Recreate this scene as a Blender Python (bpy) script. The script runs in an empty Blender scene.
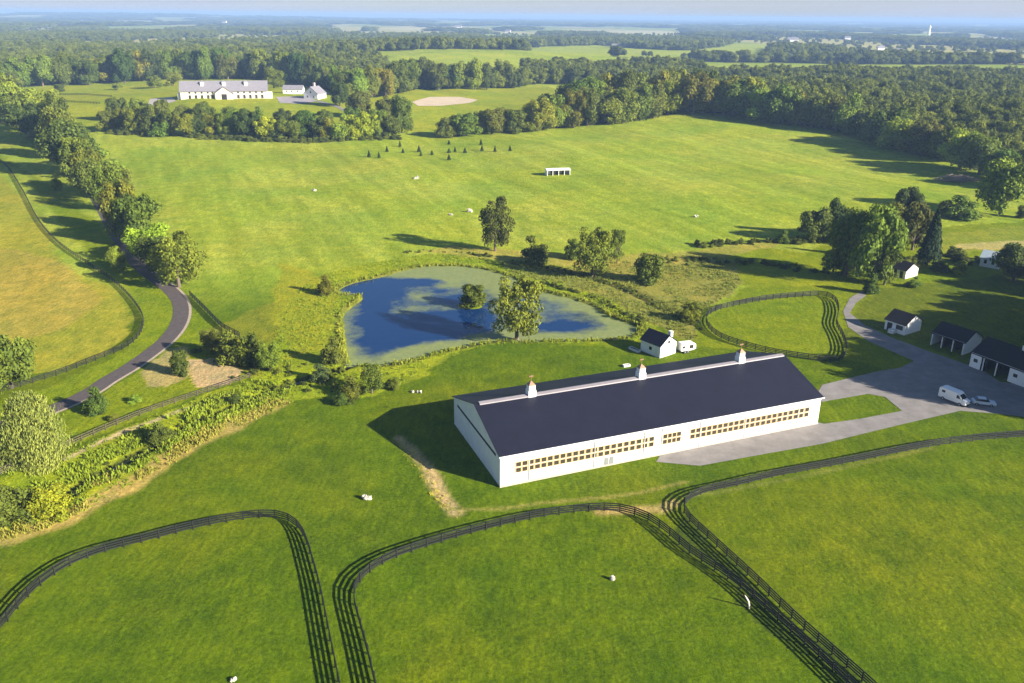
import bpy, bmesh, math, random
import numpy as np
from mathutils import Vector, Matrix

# ------------------------------------------------------------------ camera, light, exposure
SC = bpy.context.scene
COL = SC.collection
F_PX, HOR, ROLL, CAM_H = 840.0, 16.0, 0.010, 75.0
PITCH = math.atan((341.5 - HOR) / F_PX)
SUN_EL = math.radians(22.5)
SUN_AZ = math.radians(-27.0)          # math angle of the direction TO the sun, seen from above

cam = bpy.data.cameras.new('camera')
cam.sensor_width = 36.0
cam.lens = 36.0 * F_PX / 1024.0
cam.clip_start = 1.0
cam.clip_end = 80000.0
cam_o = bpy.data.objects.new('camera', cam)
COL.objects.link(cam_o)
cam_o.location = (0, 0, CAM_H)
_fw = Vector((0, math.cos(PITCH), -math.sin(PITCH)))
_up = Vector((0, math.sin(PITCH), math.cos(PITCH)))
_rt = Vector((1, 0, 0))
_r2 = _rt * math.cos(ROLL) + _up * math.sin(ROLL)
_u2 = -_rt * math.sin(ROLL) + _up * math.cos(ROLL)
_m = Matrix((_r2, _u2, -_fw)).transposed().to_4x4()
_m.translation = (0, 0, CAM_H)
cam_o.matrix_world = _m
SC.camera = cam_o

w = bpy.data.worlds.new('World')
SC.world = w
w.use_nodes = True
nt = w.node_tree
nt.nodes.clear()
out = nt.nodes.new('ShaderNodeOutputWorld')
bg = nt.nodes.new('ShaderNodeBackground')
sky = nt.nodes.new('ShaderNodeTexSky')
sky.sky_type = 'NISHITA'
sky.sun_disc = False
sky.sun_elevation = SUN_EL
sky.sun_rotation = math.pi / 2 - SUN_AZ
sky.altitude = 100
sky.air_density = 0.85
sky.dust_density = 0.5
sky.ozone_density = 3.0
bg.inputs['Strength'].default_value = 0.05
tcw = nt.nodes.new('ShaderNodeTexCoord'); mpw = nt.nodes.new('ShaderNodeMapping'); mpw.inputs['Scale'].default_value = (1.2, 1.2, 14)
nzw = nt.nodes.new('ShaderNodeTexNoise'); nzw.inputs['Scale'].default_value = 2.2; nzw.inputs['Detail'].default_value = 5
mrw = nt.nodes.new('ShaderNodeMapRange'); mrw.inputs[1].default_value = 0.4; mrw.inputs[2].default_value = 0.7; mrw.inputs[3].default_value = 0.55; mrw.inputs[4].default_value = 0.95
mxw = nt.nodes.new('ShaderNodeMix'); mxw.data_type = 'RGBA'; mxw.inputs[7].default_value = (4.2, 4.5, 5.4, 1)   # thin high cloud
nt.links.new(tcw.outputs['Generated'], mpw.inputs[0]); nt.links.new(mpw.outputs[0], nzw.inputs['Vector']); nt.links.new(nzw.outputs['Fac'], mrw.inputs[0])
spw = nt.nodes.new('ShaderNodeSeparateXYZ'); nt.links.new(tcw.outputs['Generated'], spw.inputs[0])
mzw = nt.nodes.new('ShaderNodeMapRange'); mzw.inputs[1].default_value = 0.03; mzw.inputs[2].default_value = 0.20; mzw.inputs[3].default_value = 1; mzw.inputs[4].default_value = 0
nt.links.new(spw.outputs[2], mzw.inputs[0]); muw = nt.nodes.new('ShaderNodeMath'); muw.operation = 'MULTIPLY'
nt.links.new(mrw.outputs[0], muw.inputs[0]); nt.links.new(mzw.outputs[0], muw.inputs[1]); nt.links.new(muw.outputs[0], mxw.inputs[0]); nt.links.new(sky.outputs[0], mxw.inputs[6])
nt.links.new(mxw.outputs[2], bg.inputs[0])
nt.links.new(bg.outputs[0], out.inputs[0])

sl = bpy.data.lights.new('sun', 'SUN')
sl.energy = 5.0
sl.angle = math.radians(0.5)
sl.color = (1.0, 0.91, 0.76)
so = bpy.data.objects.new('sun', sl)
COL.objects.link(so)
_d = Vector((math.cos(SUN_EL) * math.cos(SUN_AZ), math.cos(SUN_EL) * math.sin(SUN_AZ), math.sin(SUN_EL)))
so.rotation_euler = _d.to_track_quat('Z', 'Y').to_euler()
so.location = (100, -60, 120)

SC.view_settings.view_transform = 'Standard'
SC.view_settings.look = 'None'
SC.view_settings.exposure = 1.5
SC.view_settings.gamma = 1.0
SC.render.engine = 'CYCLES'
SC.cycles.use_denoising = True
SC.cycles.max_bounces = 5
SC.cycles.diffuse_bounces = 2
SC.cycles.glossy_bounces = 2
SC.cycles.transmission_bounces = 2
SC.cycles.transparent_max_bounces = 4
SC.cycles.volume_bounces = 0
HAZE_DENSITY = 1.3e-4

rng = np.random.default_rng(7)
random.seed(7)

# ------------------------------------------------------------------ noise and terrain
def _hash(ix, iy, s):
    h = (ix.astype(np.int64) * 374761393 + iy.astype(np.int64) * 668265263 + s * 1442695041) & 0xffffffff
    h = ((h ^ (h >> 13)) * 1274126177) & 0xffffffff
    h = h ^ (h >> 16)
    return (h & 0xffff) / 65535.0
def vnoise(x, y, s=0):
    x = np.asarray(x, float); y = np.asarray(y, float)
    ix = np.floor(x); iy = np.floor(y)
    fx = x - ix; fy = y - iy
    fx = fx * fx * (3 - 2 * fx); fy = fy * fy * (3 - 2 * fy)
    a = _hash(ix, iy, s); b = _hash(ix + 1, iy, s); c = _hash(ix, iy + 1, s); d = _hash(ix + 1, iy + 1, s)
    return (a * (1 - fx) + b * fx) * (1 - fy) + (c * (1 - fx) + d * fx) * fy
def fbm(x, y, s=0, o=4):
    t = 0; a = 0.5; n = 0
    for k in range(o):
        t = t + a * vnoise(x * 2 ** k, y * 2 ** k, s + k * 17); n += a; a *= 0.5
    return t / n
def sstep(a, b, v):
    t = np.clip((v - a) / (b - a), 0, 1)
    return t * t * (3 - 2 * t)
def hill(x, y, cx, cy, rx, ry, h):
    return h * np.exp(-(((x - cx) / rx) ** 2 + ((y - cy) / ry) ** 2))
def h0(x, y):
    x = np.asarray(x, float); y = np.asarray(y, float)
    # flat bed for the pond, the riding barn and the yard
    calm = 1 - np.maximum.reduce([
        np.exp(-(((x - 5) / 75) ** 2 + ((y - 235) / 55) ** 2) * 1.0),
        np.exp(-(((x - 25) / 50) ** 2 + ((y - 150) / 25) ** 2)),
        np.exp(-(((x - 115) / 55) ** 2 + ((y - 190) / 35) ** 2))])
    z = 0.7 * (vnoise(x / 45, y / 45, 3) - 0.5) * calm * sstep(60, 120, np.abs(y))
    far = sstep(290, 460, y)
    z = z + far * (3.2 * (vnoise(x / 150, y / 120, 5) - 0.5) + 1.0 * (vnoise(x / 48 + y / 160, y / 60, 9) - 0.5) + 2.3 * (vnoise((.93 * x + .38 * y) / 27, (.93 * y - .38 * x) / 150, 12) - 0.5))
    z = z + hill(x, y, -250, 760, 170, 130, 10) + hill(x, y, 190, 700, 170, 150, 6)
    z = z + hill(x, y, -110, 1560, 300, 300, 20)
    vf = sstep(1500, 4000, y)
    z = z + vf * 16 * (fbm(x / 1600, y / 1600, 21, 3) - 0.5)
    z = z + hill(x, y, -6200, 11500, 4200, 2000, 52) + hill(x, y, 9000, 17000, 5000, 3000, 22)
    z = z + hill(x, y, 0, 20000, 9000, 2500, 14)
    return z

_FW = np.array(_fw); _RT = np.array(_r2); _UP = np.array(_u2)
def ray(px, py):
    px = np.atleast_1d(np.asarray(px, float)); py = np.atleast_1d(np.asarray(py, float))
    d = _FW[None] * F_PX + _RT[None] * (px - 512)[:, None] + _UP[None] * (341.5 - py)[:, None]
    return d / F_PX
_T = np.geomspace(55, 24000, 900)
def P(px, py):
    """ground points (n,2) seen at these photo pixels"""
    d = ray(px, py)
    X = d[:, 0:1] * _T; Y = d[:, 1:2] * _T; Z = CAM_H + d[:, 2:3] * _T
    below = (Z - h0(X, Y)) < 0
    k = np.where(below.any(1), below.argmax(1), len(_T) - 1)
    k = np.maximum(k, 1)
    lo = _T[k - 1]; hi = _T[k]
    for _ in range(16):
        m = (lo + hi) / 2
        b = (CAM_H + d[:, 2] * m - h0(d[:, 0] * m, d[:, 1] * m)) < 0
        hi = np.where(b, m, hi); lo = np.where(b, lo, m)
    return np.stack([d[:, 0] * hi, d[:, 1] * hi], 1)
def PL(pts):
    a = np.array(pts, float)
    return P(a[:, 0], a[:, 1])
def P1(px, py):
    q = P(px, py)[0]
    return Vector((q[0], q[1], float(h0(q[0], q[1]))))
def project(x, y, z):
    v = np.array([x, y, z - CAM_H])
    d = v @ _FW
    return 512 + F_PX * (v @ _RT) / d, 341.5 - F_PX * (v @ _UP) / d
def smooth(poly, step=2.0, closed=False):
    """Catmull-Rom through world points, resampled"""
    p = np.array(poly, float)
    n = len(p)
    if closed: q = np.vstack([p[-1], p, p[0], p[1]])
    else: q = np.vstack([2 * p[0] - p[1], p, 2 * p[-1] - p[-2]])
    o = []
    for i in range(1, len(q) - 2):
        L = np.linalg.norm(q[i + 1] - q[i]); k = max(2, int(L / step * 2))
        t = np.linspace(0, 1, k, endpoint=False)[:, None]
        a, b, c, d = q[i - 1], q[i], q[i + 1], q[i + 2]
        o.append(0.5 * (2 * b + (c - a) * t + (2 * a - 5 * b + 4 * c - d) * t ** 2 + (3 * b - a - 3 * c + d) * t ** 3))
    o = np.vstack(o + ([] if closed else [p[-1:]]))
    if closed: o = np.vstack([o, o[0]])
    s = np.r_[0, np.cumsum(np.linalg.norm(np.diff(o, axis=0), axis=1))]
    m = max(3, int(round(s[-1] / step)) + 1)
    u = np.linspace(0, s[-1], m)
    r = np.stack([np.interp(u, s, o[:, 0]), np.interp(u, s, o[:, 1])], 1)
    return r[:-1] if closed else r
def inside(poly, x, y):
    """point in polygon, vectorised"""
    x = np.asarray(x, float); y = np.asarray(y, float)
    r = np.zeros(x.shape, bool)
    box = (x >= poly[:, 0].min()) & (x <= poly[:, 0].max()) & (y >= poly[:, 1].min()) & (y <= poly[:, 1].max())
    xx = x[box]; yy = y[box]; c = np.zeros(xx.shape, bool)
    j = len(poly) - 1
    for i in range(len(poly)):
        xi, yi = poly[i]; xj, yj = poly[j]
        if yi != yj:
            hit = ((yi > yy) != (yj > yy)) & (xx < (xj - xi) * (yy - yi) / (yj - yi) + xi)
            c ^= hit
        j = i
    r[box] = c
    return r
def dist_line(line, x, y):
    """distance to a polyline"""
    d = np.full(x.shape, 1e9)
    m = 40
    b = (x > line[:, 0].min() - m) & (x < line[:, 0].max() + m) & (y > line[:, 1].min() - m) & (y < line[:, 1].max() + m)
    xx = x[b]; yy = y[b]; dd = np.full(xx.shape, 1e9)
    for i in range(len(line) - 1):
        a = line[i]; c = line[i + 1] - a; L = c @ c + 1e-9
        t = np.clip(((xx - a[0]) * c[0] + (yy - a[1]) * c[1]) / L, 0, 1)
        dd = np.minimum(dd, np.hypot(xx - a[0] - t * c[0], yy - a[1] - t * c[1]))
    d[b] = dd
    return d

# ------------------------------------------------------------------ materials
def new_mat(name):
    m = bpy.data.materials.new(name); m.use_nodes = True
    n = m.node_tree.nodes; b = n['Principled BSDF']
    return m, m.node_tree, b
def L(t, a, b): t.links.new(a, b)
def noise(t, scale, detail=4, rough=0.6, vec=None, coord='Object'):
    n = t.nodes.new('ShaderNodeTexNoise')
    n.inputs['Scale'].default_value = scale; n.inputs['Detail'].default_value = detail; n.inputs['Roughness'].default_value = rough
    if vec is None:
        tc = t.nodes.new('ShaderNodeTexCoord'); vec = tc.outputs[coord]
    L(t, vec, n.inputs['Vector'])
    return n
def maprange(t, src, a, b, c, d):
    m = t.nodes.new('ShaderNodeMapRange')
    m.inputs[1].default_value = a; m.inputs[2].default_value = b; m.inputs[3].default_value = c; m.inputs[4].default_value = d
    L(t, src, m.inputs[0]); return m.outputs[0]
def mixc(t, fac, a, b, mode='MIX'):
    m = t.nodes.new('ShaderNodeMix'); m.data_type = 'RGBA'; m.blend_type = mode
    for sock, v in ((m.inputs[0], fac), (m.inputs[6], a), (m.inputs[7], b)):
        if hasattr(v, 'is_output'): L(t, v, sock)
        elif isinstance(v, (int, float)): sock.default_value = v
        else: sock.default_value = (*v, 1) if len(v) == 3 else v
    return m.outputs[2]
def bump(t, b, h, strength, dist):
    n = t.nodes.new('ShaderNodeBump'); n.inputs['Strength'].default_value = strength; n.inputs['Distance'].default_value = dist
    L(t, h, n.inputs['Height']); L(t, n.outputs[0], b.inputs['Normal']); return n
def plain(name, col, rough=0.6, var=0.12, scale=1.5, metal=0.0, bmp=0.0, spec=0.5):
    m, t, b = new_mat(name)
    b.inputs['Roughness'].default_value = rough; b.inputs['Metallic'].default_value = metal
    b.inputs['Specular IOR Level'].default_value = spec
    n = noise(t, scale, 5, 0.65)
    f = maprange(t, n.outputs['Fac'], 0.3, 0.7, 0, 1)
    L(t, mixc(t, f, [c * (1 - var) for c in col], [min(1, c * (1 + var)) for c in col]), b.inputs['Base Color'])
    if bmp: bump(t, b, n.outputs['Fac'], bmp, 0.05)
    return m

M = {}
def ground_mat():
    m, t, b = new_mat('grassland')
    b.inputs['Roughness'].default_value = 0.9; b.inputs['Specular IOR Level'].default_value = 0.05
    at = t.nodes.new('ShaderNodeAttribute'); at.attribute_name = 'Col'
    tc = t.nodes.new('ShaderNodeTexCoord')
    big = noise(t, 0.022, 5, 0.6, tc.outputs['Object'])
    mid = noise(t, 0.19, 6, 0.68, tc.outputs['Object'])
    fine = noise(t, 1.7, 6, 0.75, tc.outputs['Object'])
    mp = t.nodes.new('ShaderNodeMapping'); mp.inputs['Rotation'].default_value = (0, 0, math.radians(-22))
    L(t, tc.outputs['Object'], mp.inputs[0])
    mp2 = t.nodes.new('ShaderNodeMapping'); mp2.inputs['Scale'].default_value = (0.14, 0.012, 1); L(t, mp.outputs[0], mp2.inputs[0])
    st = noise(t, 1.0, 5, 0.65, mp2.outputs[0])
    c = at.outputs['Color']
    f1 = maprange(t, big.outputs['Fac'], 0.35, 0.65, 0, 1)
    c = mixc(t, 1.0, c, mixc(t, f1, (0.82, 0.92, 0.9), (1.16, 1.05, 1.05)), 'MULTIPLY')
    f2 = maprange(t, mid.outputs['Fac'], 0.3, 0.7, 0, 1)
    c = mixc(t, 1.0, c, mixc(t, f2, (0.72, 0.82, 0.8), (1.30, 1.18, 1.1)), 'MULTIPLY')
    f3 = maprange(t, fine.outputs['Fac'], 0.25, 0.75, 0, 1)
    c = mixc(t, 1.0, c, mixc(t, f3, (0.45, 0.50, 0.5), (1.58, 1.50, 1.4)), 'MULTIPLY')
    ff = noise(t, 5.5, 4, 0.8, tc.outputs['Object'])
    c = mixc(t, 1.0, c, mixc(t, maprange(t, ff.outputs['Fac'], 0.3, 0.7, 0, 1), (0.60, 0.64, 0.6), (1.40, 1.36, 1.3)), 'MULTIPLY')
    mb = t.nodes.new('ShaderNodeMapping'); mb.inputs['Scale'].default_value = (1.1, 0.28, 1); L(t, tc.outputs['Object'], mb.inputs[0])
    bl = noise(t, 1.0, 6, 0.72, mb.outputs[0])
    c = mixc(t, 1.0, c, mixc(t, maprange(t, bl.outputs['Fac'], 0.32, 0.68, 0, 1), (0.70, 0.76, 0.7), (1.28, 1.20, 1.2)), 'MULTIPLY')
    f4 = maprange(t, st.outputs['Fac'], 0.35, 0.65, 0, 1)
    c2 = mixc(t, 1.0, c, mixc(t, f4, (0.78, 0.82, 0.7), (1.18, 1.17, 1.5)), 'MULTIPLY')
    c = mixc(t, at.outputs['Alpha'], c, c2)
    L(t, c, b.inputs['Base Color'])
    ad = t.nodes.new('ShaderNodeMath'); ad.operation = 'ADD'
    m1 = t.nodes.new('ShaderNodeMath'); m1.operation = 'MULTIPLY'; m1.inputs[1].default_value = 0.35
    L(t, fine.outputs['Fac'], m1.inputs[0]); L(t, mid.outputs['Fac'], ad.inputs[0]); L(t, m1.outputs[0], ad.inputs[1])
    bump(t, b, ad.outputs[0], 0.55, 0.7)
    return m
M['ground'] = ground_mat()

def foliage_mat(name, base, dark):
    m, t, b = new_mat(name)
    b.inputs['Roughness'].default_value = 0.75; b.inputs['Specular IOR Level'].default_value = 0.2
    at = t.nodes.new('ShaderNodeAttribute'); at.attribute_name = 'tint'
    oi = t.nodes.new('ShaderNodeObjectInfo')
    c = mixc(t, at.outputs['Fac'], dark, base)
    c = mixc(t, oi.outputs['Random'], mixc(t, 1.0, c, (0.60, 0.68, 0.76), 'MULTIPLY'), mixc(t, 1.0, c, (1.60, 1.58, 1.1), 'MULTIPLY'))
    c = mixc(t, 1.0, c, oi.outputs['Color'], 'MULTIPLY')
    L(t, c, b.inputs['Base Color'])
    tr = t.nodes.new('ShaderNodeBsdfTranslucent'); L(t, c, tr.inputs[0])
    mx = t.nodes.new('ShaderNodeMixShader'); mx.inputs[0].default_value = 0.22
    L(t, b.outputs[0], mx.inputs[1]); L(t, tr.outputs[0], mx.inputs[2])
    L(t, mx.outputs[0], t.nodes['Material Output'].inputs[0])
    return m
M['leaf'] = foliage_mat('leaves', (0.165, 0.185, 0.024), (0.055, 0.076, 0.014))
M['needle'] = foliage_mat('needles', (0.045, 0.062, 0.02), (0.02, 0.032, 0.014))
M['tuft'] = foliage_mat('rough_grass', (0.36, 0.36, 0.07), (0.17, 0.21, 0.02))
M['bark'] = plain('bark', (0.13, 0.10, 0.075), 0.9, 0.3, 3, bmp=0.4)
M['white'] = plain('white_paint', (0.80, 0.79, 0.77), 0.55, 0.035, 0.6)
M['white_old'] = plain('weathered_white_paint', (0.70, 0.69, 0.66), 0.65, 0.12, 2.0)
M['asphalt'] = plain('asphalt', (0.078, 0.062, 0.060), 0.85, 0.22, 0.8, bmp=0.2)
M['edge'] = plain('pale_gravel_verge', (0.36, 0.29, 0.22), 0.9, 0.25, 1.2)
M['gravel'] = plain('yard_gravel', (0.20, 0.185, 0.178), 0.9, 0.22, 0.35, bmp=0.2)
M['sand'] = plain('riding_sand', (0.48, 0.38, 0.27), 0.95, 0.1, 0.1)
M['concrete'] = plain('concrete', (0.42, 0.36, 0.31), 0.85, 0.15, 1.0)
M['fence'] = plain('black_fence_paint', (0.008, 0.009, 0.008), 0.7, 0.3, 2.0)
M['timber'] = plain('grey_timber', (0.075, 0.058, 0.042), 0.85, 0.3, 3.0)
M['pine'] = plain('golden_window_timber', (0.56, 0.40, 0.22), 0.6, 0.12, 2.0)
M['glass'] = plain('window_glass', (0.045, 0.04, 0.03), 0.12, 0.3, 0.4)
M['dark'] = plain('dark_interior', (0.015, 0.014, 0.013), 0.8, 0.2, 1)
M['dirt'] = plain('bare_earth', (0.42, 0.29, 0.18), 0.95, 0.3, 0.6)
M['copper'] = plain('copper', (0.30, 0.17, 0.11), 0.5, 0.2, 2, metal=0.3)
M['rubber'] = plain('tyre_rubber', (0.02, 0.02, 0.02), 0.8, 0.1, 3)
M['car_white'] = plain('white_car_paint', (0.80, 0.80, 0.80), 0.25, 0.01, 1)
M['car_shaded_white'] = plain('shaded_white_car_paint', (0.58, 0.62, 0.66), 0.25, 0.01, 1)  # bluish shade over a white car, mixed into its paint
M['car_glass'] = plain('car_glass', (0.015, 0.02, 0.025), 0.08, 0.05, 1)
M['stone'] = plain('pale_limestone', (0.42, 0.39, 0.33), 0.85, 0.2, 1.5, bmp=0.4)
M['ridge'] = plain('translucent_ridge_panel', (0.22, 0.20, 0.22), 0.5, 0.08, 0.8)
M['slate'] = plain('grey_slate', (0.20, 0.19, 0.22), 0.7, 0.15, 0.8)
M['stonewall'] = plain('pale_stone_render', (0.62, 0.55, 0.45), 0.8, 0.1, 0.6)
M['metalgrey'] = plain('grey_metal', (0.35, 0.36, 0.37), 0.4, 0.1, 1, metal=0.5)
def roof_mat(name, col, rough):
    m, t, b = new_mat(name)
    b.inputs['Roughness'].default_value = rough; b.inputs['Specular IOR Level'].default_value = 0.3
    n = noise(t, 0.35, 5, 0.6); f = maprange(t, n.outputs['Fac'], 0.3, 0.7, 0, 1)
    L(t, mixc(t, f, [c * 0.85 for c in col], [c * 1.15 for c in col]), b.inputs['Base Color'])
    tc = t.nodes.new('ShaderNodeTexCoord')
    wv = t.nodes.new('ShaderNodeTexWave'); wv.bands_direction = 'X'; wv.inputs['Scale'].default_value = 0.5
    L(t, tc.outputs['Object'], wv.inputs[0])
    bump(t, b, wv.outputs['Fac'], 0.08, 0.03)
    return m
M['roof'] = roof_mat('navy_metal_roof', (0.010, 0.011, 0.024), 0.6)
M['roof2'] = roof_mat('charcoal_shingle_roof', (0.016, 0.015, 0.019), 0.75)
def siding_mat():
    m, t, b = new_mat('white_board_siding')
    b.inputs['Roughness'].default_value = 0.5
    n = noise(t, 0.5, 4, 0.6); f = maprange(t, n.outputs['Fac'], 0.3, 0.7, 0, 1)
    L(t, mixc(t, f, (0.74, 0.73, 0.71), (0.82, 0.81, 0.79)), b.inputs['Base Color'])
    tc = t.nodes.new('ShaderNodeTexCoord'); wv = t.nodes.new('ShaderNodeTexWave'); wv.bands_direction = 'X'; wv.inputs['Scale'].default_value = 0.8
    L(t, tc.outputs['Object'], wv.inputs[0]); bump(t, b, wv.outputs['Fac'], 0.2, 0.02)
    return m
M['siding'] = siding_mat()
def water_mat():
    m, t, b = new_mat('pond_water')
    at = t.nodes.new('ShaderNodeAttribute'); at.attribute_name = 'algae'
    tc = t.nodes.new('ShaderNodeTexCoord')
    n = noise(t, 0.12, 7, 0.65, tc.outputs['Object']); n2 = noise(t, 1.1, 5, 0.7, tc.outputs['Object'])
    a = t.nodes.new('ShaderNodeMath'); a.operation = 'ADD'; L(t, at.outputs['Fac'], a.inputs[0])
    L(t, maprange(t, n.outputs['Fac'], 0.3, 0.7, -0.3, 0.3), a.inputs[1])
    f = maprange(t, a.outputs[0], 0.28, 0.78, 0, 1)
    alg = mixc(t, maprange(t, n2.outputs['Fac'], 0.3, 0.7, 0, 1), (0.15, 0.19, 0.06), (0.24, 0.27, 0.10))
    L(t, mixc(t, f, (0.006, 0.030, 0.105), alg), b.inputs['Base Color'])
    r = maprange(t, f, 0, 1, 0.04, 0.55); L(t, r, b.inputs['Roughness'])
    bump(t, b, n2.outputs['Fac'], 0.05, 0.05)
    b.inputs['IOR'].default_value = 1.33
    return m
M['water'] = water_mat()

# ------------------------------------------------------------------ object helpers
def ordinal(n):
    ones = 'zeroth first second third fourth fifth sixth seventh eighth ninth tenth eleventh twelfth thirteenth fourteenth fifteenth sixteenth seventeenth eighteenth nineteenth'.split()
    if n < 20: return ones[n]
    tens = {2: 'twent', 3: 'thirt', 4: 'fort', 5: 'fift', 6: 'sixt', 7: 'sevent', 8: 'eight', 9: 'ninet'}[n // 10]
    return tens + 'ieth' if n % 10 == 0 else tens + 'y-' + ones[n % 10]
def tag(o, label=None, cat=None, group=None, kind=None):
    if label: o['label'] = label
    if cat: o['category'] = cat
    if group: o['group'] = group
    if kind: o['kind'] = kind
    return o
def empty(name, loc, rz=0, **k):
    o = bpy.data.objects.new(name, None); o.empty_display_size = 0.5
    COL.objects.link(o); o.location = loc; o.rotation_euler = (0, 0, rz)
    return tag(o, **k)
def mesh_obj(name, verts, faces, mat, parent=None, attr=None, smooth_=False):
    me = bpy.data.meshes.new(name)
    if isinstance(verts, np.ndarray) and isinstance(faces, np.ndarray):
        n = faces.shape[1]
        me.vertices.add(len(verts)); me.vertices.foreach_set('co', verts.astype(np.float32).ravel())
        me.loops.add(faces.size); me.loops.foreach_set('vertex_index', faces.astype(np.int32).ravel())
        me.polygons.add(len(faces)); me.polygons.foreach_set('loop_start', np.arange(0, faces.size, n, dtype=np.int32))
        me.polygons.foreach_set('loop_total', np.full(len(faces), n, dtype=np.int32))
        me.update(calc_edges=True)
    else:
        me.from_pydata([tuple(v) for v in verts], [], [tuple(f) for f in faces]); me.update()
    if attr is not None:
        nm, arr = attr
        if arr.ndim == 2:
            a = me.attributes.new(nm, 'FLOAT_COLOR', 'POINT'); a.data.foreach_set('color', arr.astype(np.float32).ravel())
        else:
            a = me.attributes.new(nm, 'FLOAT', 'POINT'); a.data.foreach_set('value', arr.astype(np.float32))
    if smooth_: me.polygons.foreach_set('use_smooth', [True] * len(me.polygons))
    if mat is not None: me.materials.append(mat)
    o = bpy.data.objects.new(name, me); COL.objects.link(o)
    if parent is not None: o.parent = parent
    return o
class MB:
    def __init__(s): s.v = []; s.f = []
    def add(s, v, f):
        n = len(s.v); s.v += [tuple(map(float, q)) for q in v]; s.f += [tuple(i + n for i in q) for q in f]; return s
    def box(s, x0, x1, y0, y1, z0, z1):
        v = [(x0, y0, z0), (x1, y0, z0), (x1, y1, z0), (x0, y1, z0), (x0, y0, z1), (x1, y0, z1), (x1, y1, z1), (x0, y1, z1)]
        return s.add(v, [(0, 3, 2, 1), (4, 5, 6, 7), (0, 1, 5, 4), (1, 2, 6, 5), (2, 3, 7, 6), (3, 0, 4, 7)])
    def prism(s, prof, x0, x1, axis='x'):
        """profile points (a,b) extruded: axis x -> (x,a,b); axis y -> (a,x,b)"""
        n = len(prof)
        mk = (lambda t, a, b: (t, a, b)) if axis == 'x' else (lambda t, a, b: (a, t, b))
        v = [mk(x0, a, b) for a, b in prof] + [mk(x1, a, b) for a, b in prof]
        f = [tuple(range(n)), tuple(range(2 * n - 1, n - 1, -1))] + [(i, i + n, (i + 1) % n + n, (i + 1) % n) for i in range(n)]
        return s.add(v, f)
    def cone(s, c, r0, r1, z0, z1, n=8, rot=0.0):
        v = []
        for z, r in ((z0, r0), (z1, r1)):
            for k in range(n):
                a = 2 * math.pi * k / n + rot; v.append((c[0] + r * math.cos(a), c[1] + r * math.sin(a), z))
        return s.add(v, [tuple(range(n - 1, -1, -1)), tuple(range(n, 2 * n))] + [(k, (k + 1) % n, (k + 1) % n + n, k + n) for k in range(n)])
    def tube(s, pts, rad, n=6):
        pts = [Vector(p) for p in pts]; base = len(s.v)
        for i, p in enumerate(pts):
            d = (pts[min(i + 1, len(pts) - 1)] - pts[max(i - 1, 0)]).normalized()
            a = d.orthogonal().normalized(); b = d.cross(a)
            r = rad[i] if isinstance(rad, (list, tuple)) else rad
            for k in range(n):
                t = 2 * math.pi * k / n; s.v.append(tuple(p + a * r * math.cos(t) + b * r * math.sin(t)))
        for i in range(len(pts) - 1):
            for k in range(n):
                s.f.append((base + i * n + k, base + i * n + (k + 1) % n, base + (i + 1) * n + (k + 1) % n, base + (i + 1) * n + k))
        s.f.append(tuple(base + k for k in range(n - 1, -1, -1))); s.f.append(tuple(base + (len(pts) - 1) * n + k for k in range(n)))
        return s
    def wheel(s, cx, cy, cz, r, wd, n=14):
        v = []
        for y in (cy - wd / 2, cy + wd / 2):
            for k in range(n):
                a = 2 * math.pi * k / n; v.append((cx + r * math.cos(a), y, cz + r * math.sin(a)))
        return s.add(v, [tuple(range(n)), tuple(range(2 * n - 1, n - 1, -1))] + [(k + n, (k + 1) % n + n, (k + 1) % n, k) for k in range(n)])
    def build(s, name, mat, parent=None, bevel=0.0, sm=False):
        o = mesh_obj(name, s.v, s.f, mat, parent, smooth_=sm)
        bm = bmesh.new(); bm.from_mesh(o.data); bmesh.ops.recalc_face_normals(bm, faces=bm.faces)
        if bevel: bmesh.ops.bevel(bm, geom=list(bm.edges), offset=bevel, segments=2, affect='EDGES', clamp_overlap=True)
        bm.to_mesh(o.data); bm.free()
        return o

# ------------------------------------------------------------------ zones taken from the photograph (pixel outlines of the ground)
POND = smooth(PL([(336, 291), (343, 285), (355, 281), (383, 275), (400, 270), (430, 265), (470, 266), (500, 272), (524, 281), (544, 290), (572, 297), (594, 305), (612, 315), (628, 321), (643, 327),
                  (628, 336), (607, 339), (565, 340), (527, 341), (496, 341), (463, 347), (431, 354), (406, 362), (380, 365), (358, 364), (345, 358), (342, 340), (341, 327), (341, 314), (350, 305),
                  (360, 298), (357, 293), (345, 294)]), 1.5, True)
CREEK = smooth(PL([(-20, 528), (10, 518), (34, 510), (68, 492), (100, 472), (130, 456), (160, 440), (185, 427), (210, 416), (235, 405), (256, 397), (275, 388), (292, 382), (312, 376), (330, 372), (348, 364)]), 1.5)
BANKLINE = smooth(PL([(512, 262), (545, 268), (590, 277), (628, 290), (660, 306), (690, 322)]), 2)
MARSH = smooth(PL([(-30, 500), (0, 480), (15, 470), (50, 458), (90, 441), (120, 427), (150, 416), (185, 403), (215, 392), (250, 380), (262, 366), (272, 345), (280, 320), (290, 298), (315, 278), (350, 268), (400, 258), (440, 254), (480, 258), (512, 266),
                   (545, 277), (590, 291), (625, 308), (655, 324), (640, 340), (600, 343), (540, 344), (500, 345), (460, 352), (440, 362), (420, 374), (400, 384), (370, 394), (340, 398), (310, 398), (285, 405), (256, 418), (240, 425), (195, 446), (165, 468), (130, 487),
                  (100, 504), (60, 524), (20, 536), (-30, 545)]), 3, True)
SCRUB = smooth(PL([(500, 262), (530, 262), (580, 268), (620, 262), (660, 258), (700, 255), (735, 262), (742, 280), (725, 297), (705, 308), (700, 322), (695, 340), (668, 330), (640, 318), (610, 300), (560, 284), (520, 276)]), 3, True)
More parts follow.
